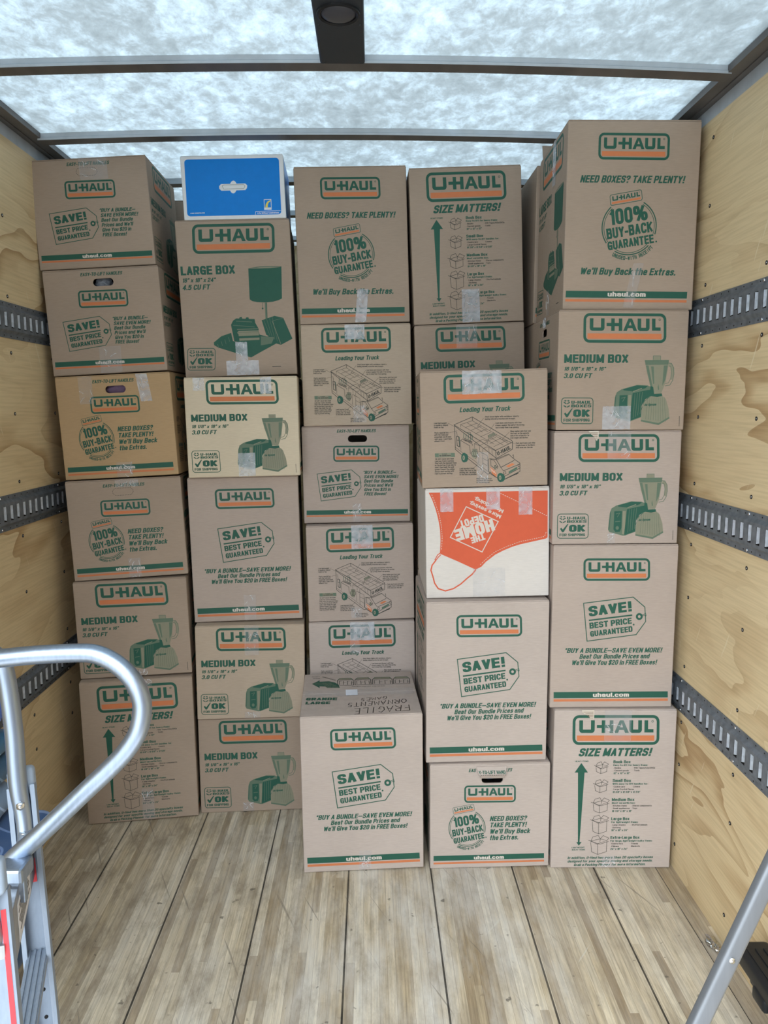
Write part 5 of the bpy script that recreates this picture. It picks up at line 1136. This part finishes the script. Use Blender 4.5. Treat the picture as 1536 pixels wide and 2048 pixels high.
# handle frame: uprights out of both rails joined by a cross tube
pf = [far(.985)+fv*.016, far(1.03)+fv*.016, Vector((-.6225, 1.279, 1.09)), Vector((-.627, 1.286, 1.19)), Vector((-.636, 1.288, 1.29)), Vector((-.642, 1.27, 1.325)), Vector((-.640, 1.235, 1.338)), Vector((-.625, 1.15, 1.338)), Vector((-.585, 1.0, 1.335)), Vector((-.572, .965, 1.325)), Vector((-.566, .955, 1.29)), Vector((-.545, .962, 1.15)), near(1.0)+Vector((-.004, .012, 0))]
b = MB(); b.tube(smoothpath(pf, 8), .0155); upright = hb('upright_tube', b, ALU)
k = 1.22/1.28
loop = [(-.72, 1.246, 1.322), (-.622, 1.246, 1.327), (-.561, 1.245, 1.333), (-.491, 1.245, 1.336), (-.458, 1.244, 1.333), (-.426, 1.241, 1.317), (-.401, 1.237, 1.293), (-.387, 1.233, 1.266), (-.384, 1.230, 1.240), (-.391, 1.225, 1.206), (-.410, 1.221, 1.175), (-.438, 1.218, 1.145), (-.479, 1.213, 1.107), (-.520, 1.209, 1.068), (-.561, 1.204, 1.030), (-.596, 1.201, .999), (-.610, 1.199, .985)]
loop = [Vector((q[0]*k, q[1]*k, CAM_H+(q[2]-CAM_H)*k)) for q in loop]
loop[0] = Vector((-.634, 1.186, 1.343))
b = MB(); b.tube(smoothpath(loop, 8), .0150, 0, 22); hb('loop_handle', b, ALU)
def bar(name, z, h, d, m, t0=0.006, t1=.985, ridges=0):
    a = far(z)+(near(z)-far(z))*t0; c = far(z)+(near(z)-far(z))*t1; L = (c-a).length
    M = Matrix.Translation((a+c)/2) @ Matrix((wv_, fv, Vector((0, 0, 1)))).transposed().to_4x4()
    b = MB(); b.box((0, 0, 0), (d, L, h), 0, .001, M)
    for i in range(ridges): b.box((-d/2+(i+.5)*d/ridges, 0, h/2+.001), (d/ridges*.5, L, .003), 0, .0008, M)
    return hb(name, b, m), M, L
for z in (.12, .37, .62, .800):
    bar('crosspiece', z, .012, .034, ALU_R, ridges=4)
cp, M, L = bar('crosspiece', .968, .085, .020, ALU_D)
b = MB(); b.box((.0106, -.02, -.004), (.0008, .13, .062), 0, 0, M); lb = hb('label_sticker', b, flat('printed_sticker', (.62, .60, .60), .5), cp)
b = MB()
for i in range(7): b.box((.0112, -.02+(.008 if i % 2 else 0), .018-i*.0065), (.0005, .105-(.03 if i % 3 == 2 else 0), .0022), 0, 0, M)
hb('sticker_text', b, MARKER, lb)
b = MB(); b.box((-.004, sf*.0024, .36), (.026, .0008, .04), 0, 0, Mf); hb('red_sticker', b, RED, rail_far)
b = MB(); b.box((-.559, 1.12, 1.026), (.042, .045, .026), 0, .005); b.box((-.549, 1.11, 1.0), (.022, .012, .04), 0, .002); hb('weld_bracket', b, ALU, cp)
for q in (far(1.055)+fv*.030, far(1.005)+fv*.030):
    b = MB(); b.cyl(q, Vector(q)+Vector((.002, -.008, 0)), .0075, 0, 6); b.cyl(q, Vector(q)+Vector((.003, -.012, 0)), .004, 0, 12); hb('bolt', b, STEEL)
ax0, ax1 = far(.12)+fv*-.05, near(.12)+fv*.05
ax0 = Vector((ax0.x, ax0.y, .11)); ax1 = Vector((ax1.x, ax1.y, .11))
b = MB(); b.cyl(ax0, ax1, .009); hb('axle', b, STEEL)
for c, s in ((ax0, -1), (ax1, 1)):
    b = MB(); bm = bmesh.new(); bmesh.ops.create_cone(bm, cap_ends=True, segments=36, radius1=.105, radius2=.105, depth=.045); bmesh.ops.bevel(bm, geom=[e for e in bm.edges if len(e.link_faces) == 2 and e.calc_face_angle(0) > 1], offset=.012, segments=3, affect='EDGES')
    b.addbm(bm, 0, True, Matrix.Translation(c) @ fv.to_track_quat('Z', 'Y').to_matrix().to_4x4()); w = hb('wheel', b, BLACK_PLASTIC)
    b = MB(); b.cyl(c-fv*.024, c+fv*.024, .035, 0, 24); hb('hub', b, ALU_D, w)
a = (far(.1)+near(.1))/2
b = MB(); b.box((0, 0, 0), (.22, .36, .006), 0, .001, Matrix.Translation((a.x-.09, a.y, .012)) @ Matrix((wv_, fv, Vector((0, 0, 1)))).transposed().to_4x4()); hb('toe_plate', b, ALU_D)
b = MB(); b.box((0, 0, 0), (.006, .34, .12), 0, .001, Matrix.Translation((a.x+.012, a.y, .065)) @ Matrix((wv_, fv, Vector((0, 0, 1)))).transposed().to_4x4()); hb('toe_plate_back', b, ALU_D)

# ------------------------------------------------------------------ folded quilted blankets
def quilt_mat(c):
    m, n, l, p = mat('quilted_fabric')
    t = n.new('ShaderNodeTexCoord')
    wv = n.new('ShaderNodeTexWave'); wv.wave_type = 'BANDS'; wv.bands_direction = 'DIAGONAL'; wv.inputs['Scale'].default_value = 5; wv.inputs['Distortion'].default_value = 7; wv.inputs['Detail'].default_value = 1
    l.new(t.outputs['Object'], wv.inputs['Vector'])
    r = n.new('ShaderNodeValToRGB'); r.color_ramp.elements[0].position = .965; r.color_ramp.elements[0].color = (*c, 1); r.color_ramp.elements[1].position = .985; r.color_ramp.elements[1].color = (*[min(1, x*1.8+.12) for x in c], 1)
    l.new(wv.outputs['Fac'], r.inputs[0]); l.new(r.outputs[0], p.inputs['Base Color'])
    p.inputs['Roughness'].default_value = .85; p.inputs['Sheen Weight'].default_value = .2
    bp = n.new('ShaderNodeBump'); bp.inputs['Strength'].default_value = .25; bp.inputs['Distance'].default_value = .006; l.new(wv.outputs['Fac'], bp.inputs['Height']); l.new(bp.outputs[0], p.inputs['Normal'])
    return m
Q = [(0, .092, 'dark navy', (.012, .026, .065), -1.045, 'lowest in the folded stack, on the floor'), (.092, .18, 'navy', (.012, .05, .13), -1.025, 'second from the floor in the folded stack'),
     (.18, .239, 'sky blue', (.16, .34, .56), -1.03, 'third from the floor in the folded stack'), (.239, .325, 'slate blue', (.05, .13, .25), -1.03, 'fourth from the floor in the folded stack'),
     (.325, .40, 'dusty blue', (.10, .20, .34), -1.03, 'fifth from the floor in the folded stack'), (.40, .474, 'deep blue', (.02, .07, .19), -1.03, 'sixth from the floor in the folded stack'),
     (.474, .507, 'black-blue', (.01, .012, .03), -1.02, 'thin layer just under the bulging navy blanket'), (.507, .598, 'navy', (.012, .06, .17), -.905, 'bulging out past the hand truck rail'),
     (.598, .689, 'grey-blue', (.17, .26, .40), -1.02, 'sandwiched between navy and teal blankets'), (.689, .775, 'dark teal', (.015, .07, .14), -1.018, 'third from the top of the folded stack'),
     (.775, .837, 'teal', (.02, .10, .19), -1.016, 'second from the top of the folded stack'), (.837, .985, 'bright royal blue', (.02, .10, .48), -1.016, 'topmost of the folded stack')]
for i, (z0, z1, cn, c, xr, where) in enumerate(Q):
    hx = (xr-XL-.024)/2; hy = .28; hz = (z1-z0)/2; rr = hz*.98; bm = bmesh.new(); bmesh.ops.create_cube(bm, size=2); bmesh.ops.subdivide_edges(bm, edges=bm.edges[:], cuts=22, use_grid_fill=True)
    for v in bm.verts:
        q = Vector((v.co.x*hx, v.co.y*hy, v.co.z*hz)); inn = Vector((max(-hx+rr, min(hx-rr, q.x)), max(-hy+rr, min(hy-rr, q.y)), max(-hz+rr, min(hz-rr, q.z))))
        d = q-inn
        if d.length > 1e-9: q = inn+d.normalized()*rr
        nz = noise.noise(Vector((q.x*9+i*3.3, q.y*9, q.z*6)))*.010+noise.noise(Vector((q.x*24, q.y*24+i, q.z*14)))*.004
        q.x += nz if q.x > 0 else 0; q.y += nz if abs(q.y) > hy-rr else 0
        v.co = q
    b = MB(); b.addbm(bm, 0, True); o = b.build('moving_blanket', quilt_mat(c), None, (XL+.018+hx, 1.835, (z0+z1)/2))
    tag(o, '%s quilted moving blanket, %s' % (cn, where), 'blanket', 'folded moving blankets in a pile')

# ------------------------------------------------------------------ leaning aluminium tube, black platform, foil scrap
p0 = Vector((.098, .920, .012)); dv = Vector((.110, .030, .229)).normalized(); p1 = p0 + dv*((XR-.02-p0.x)/dv.x)
r = empty('aluminium_pole', p0); tag(r, 'grey aluminium tube leaning across the floor towards the plywood', 'pole')
zax = dv; xax = Vector((0, -1, 0)); xax = (xax-zax*xax.dot(zax)).normalized(); yax = zax.cross(xax); L = (p1-p0).length
M = Matrix((xax, yax, zax)).transposed().to_4x4()
b = MB(); b.box((0, 0, L/2), (.020, .027, L), 0, .006, M, 4, True); b.build('tube', metal('satin_aluminium', (.17, .178, .19), .45, (40, 40, 3), .1, .5), r)
b = MB(); b.box((0, 0, .008), (.024, .031, .03), 0, .006, M, 3, True); b.build('foot_cap', BLACK_PLASTIC, r)
for t in (.90, 1.02):
    b = MB(); b.cyl(M @ Vector((.009, -.002, t)), M @ Vector((.0122, -.002, t)), .0045, 0, 14); b.build('rivet', STEEL, r)
r = empty('platform_dolly', (1.085, 1.70, 0)); tag(r, 'low black plastic platform on the floor against the plywood, behind the aluminium tube', 'dolly')
b = MB(); b.box((0, 0, .205), (.10, .58, .055), 0, .016, None, 4, True)
for i in range(3): b.box((-.028+i*.024, 0, .2335), (.009, .5, .004), 0, .001)
b.build('deck', BLACK_PLASTIC, r)
b = MB(); b.box((.004, -.02, .165), (.07, .50, .035), 0, .010, None, 3, True)
for y in (-.2, -.03, .14): b.box((-.040, y, .172), (.026, .07, .045), 0, .012, None, 3, True)
b.build('skirt', BLACK_PLASTIC, r)
for y in (-.21, .06):
    b = MB(); b.cyl((-.014, y, .05), (.012, y, .05), .05, 0, 24); b.cyl((0, y, .06), (0, y, .155), .012, 0, 12); b.build('caster', DARK_PLASTIC, r)
bm = bmesh.new(); bmesh.ops.create_icosphere(bm, subdivisions=3, radius=1)
for v in bm.verts:
    d = 1+.55*noise.noise(v.co*2.6)+.35*noise.noise(v.co*6+Vector((3, 1, 2)))
    v.co = Vector((v.co.x*.017*d, v.co.y*.034*d, max(-.0115, v.co.z*.012*d)))
b = MB(); b.addbm(bm); o = b.build('foil_wrapper', metal('crumpled_foil', (.7, .7, .68), .22, (60, 60, 60), .5), None, (1.112, 2.262, .0118))
tag(o, 'crumpled silver foil scrap on the floor at the foot of the plywood', 'litter')
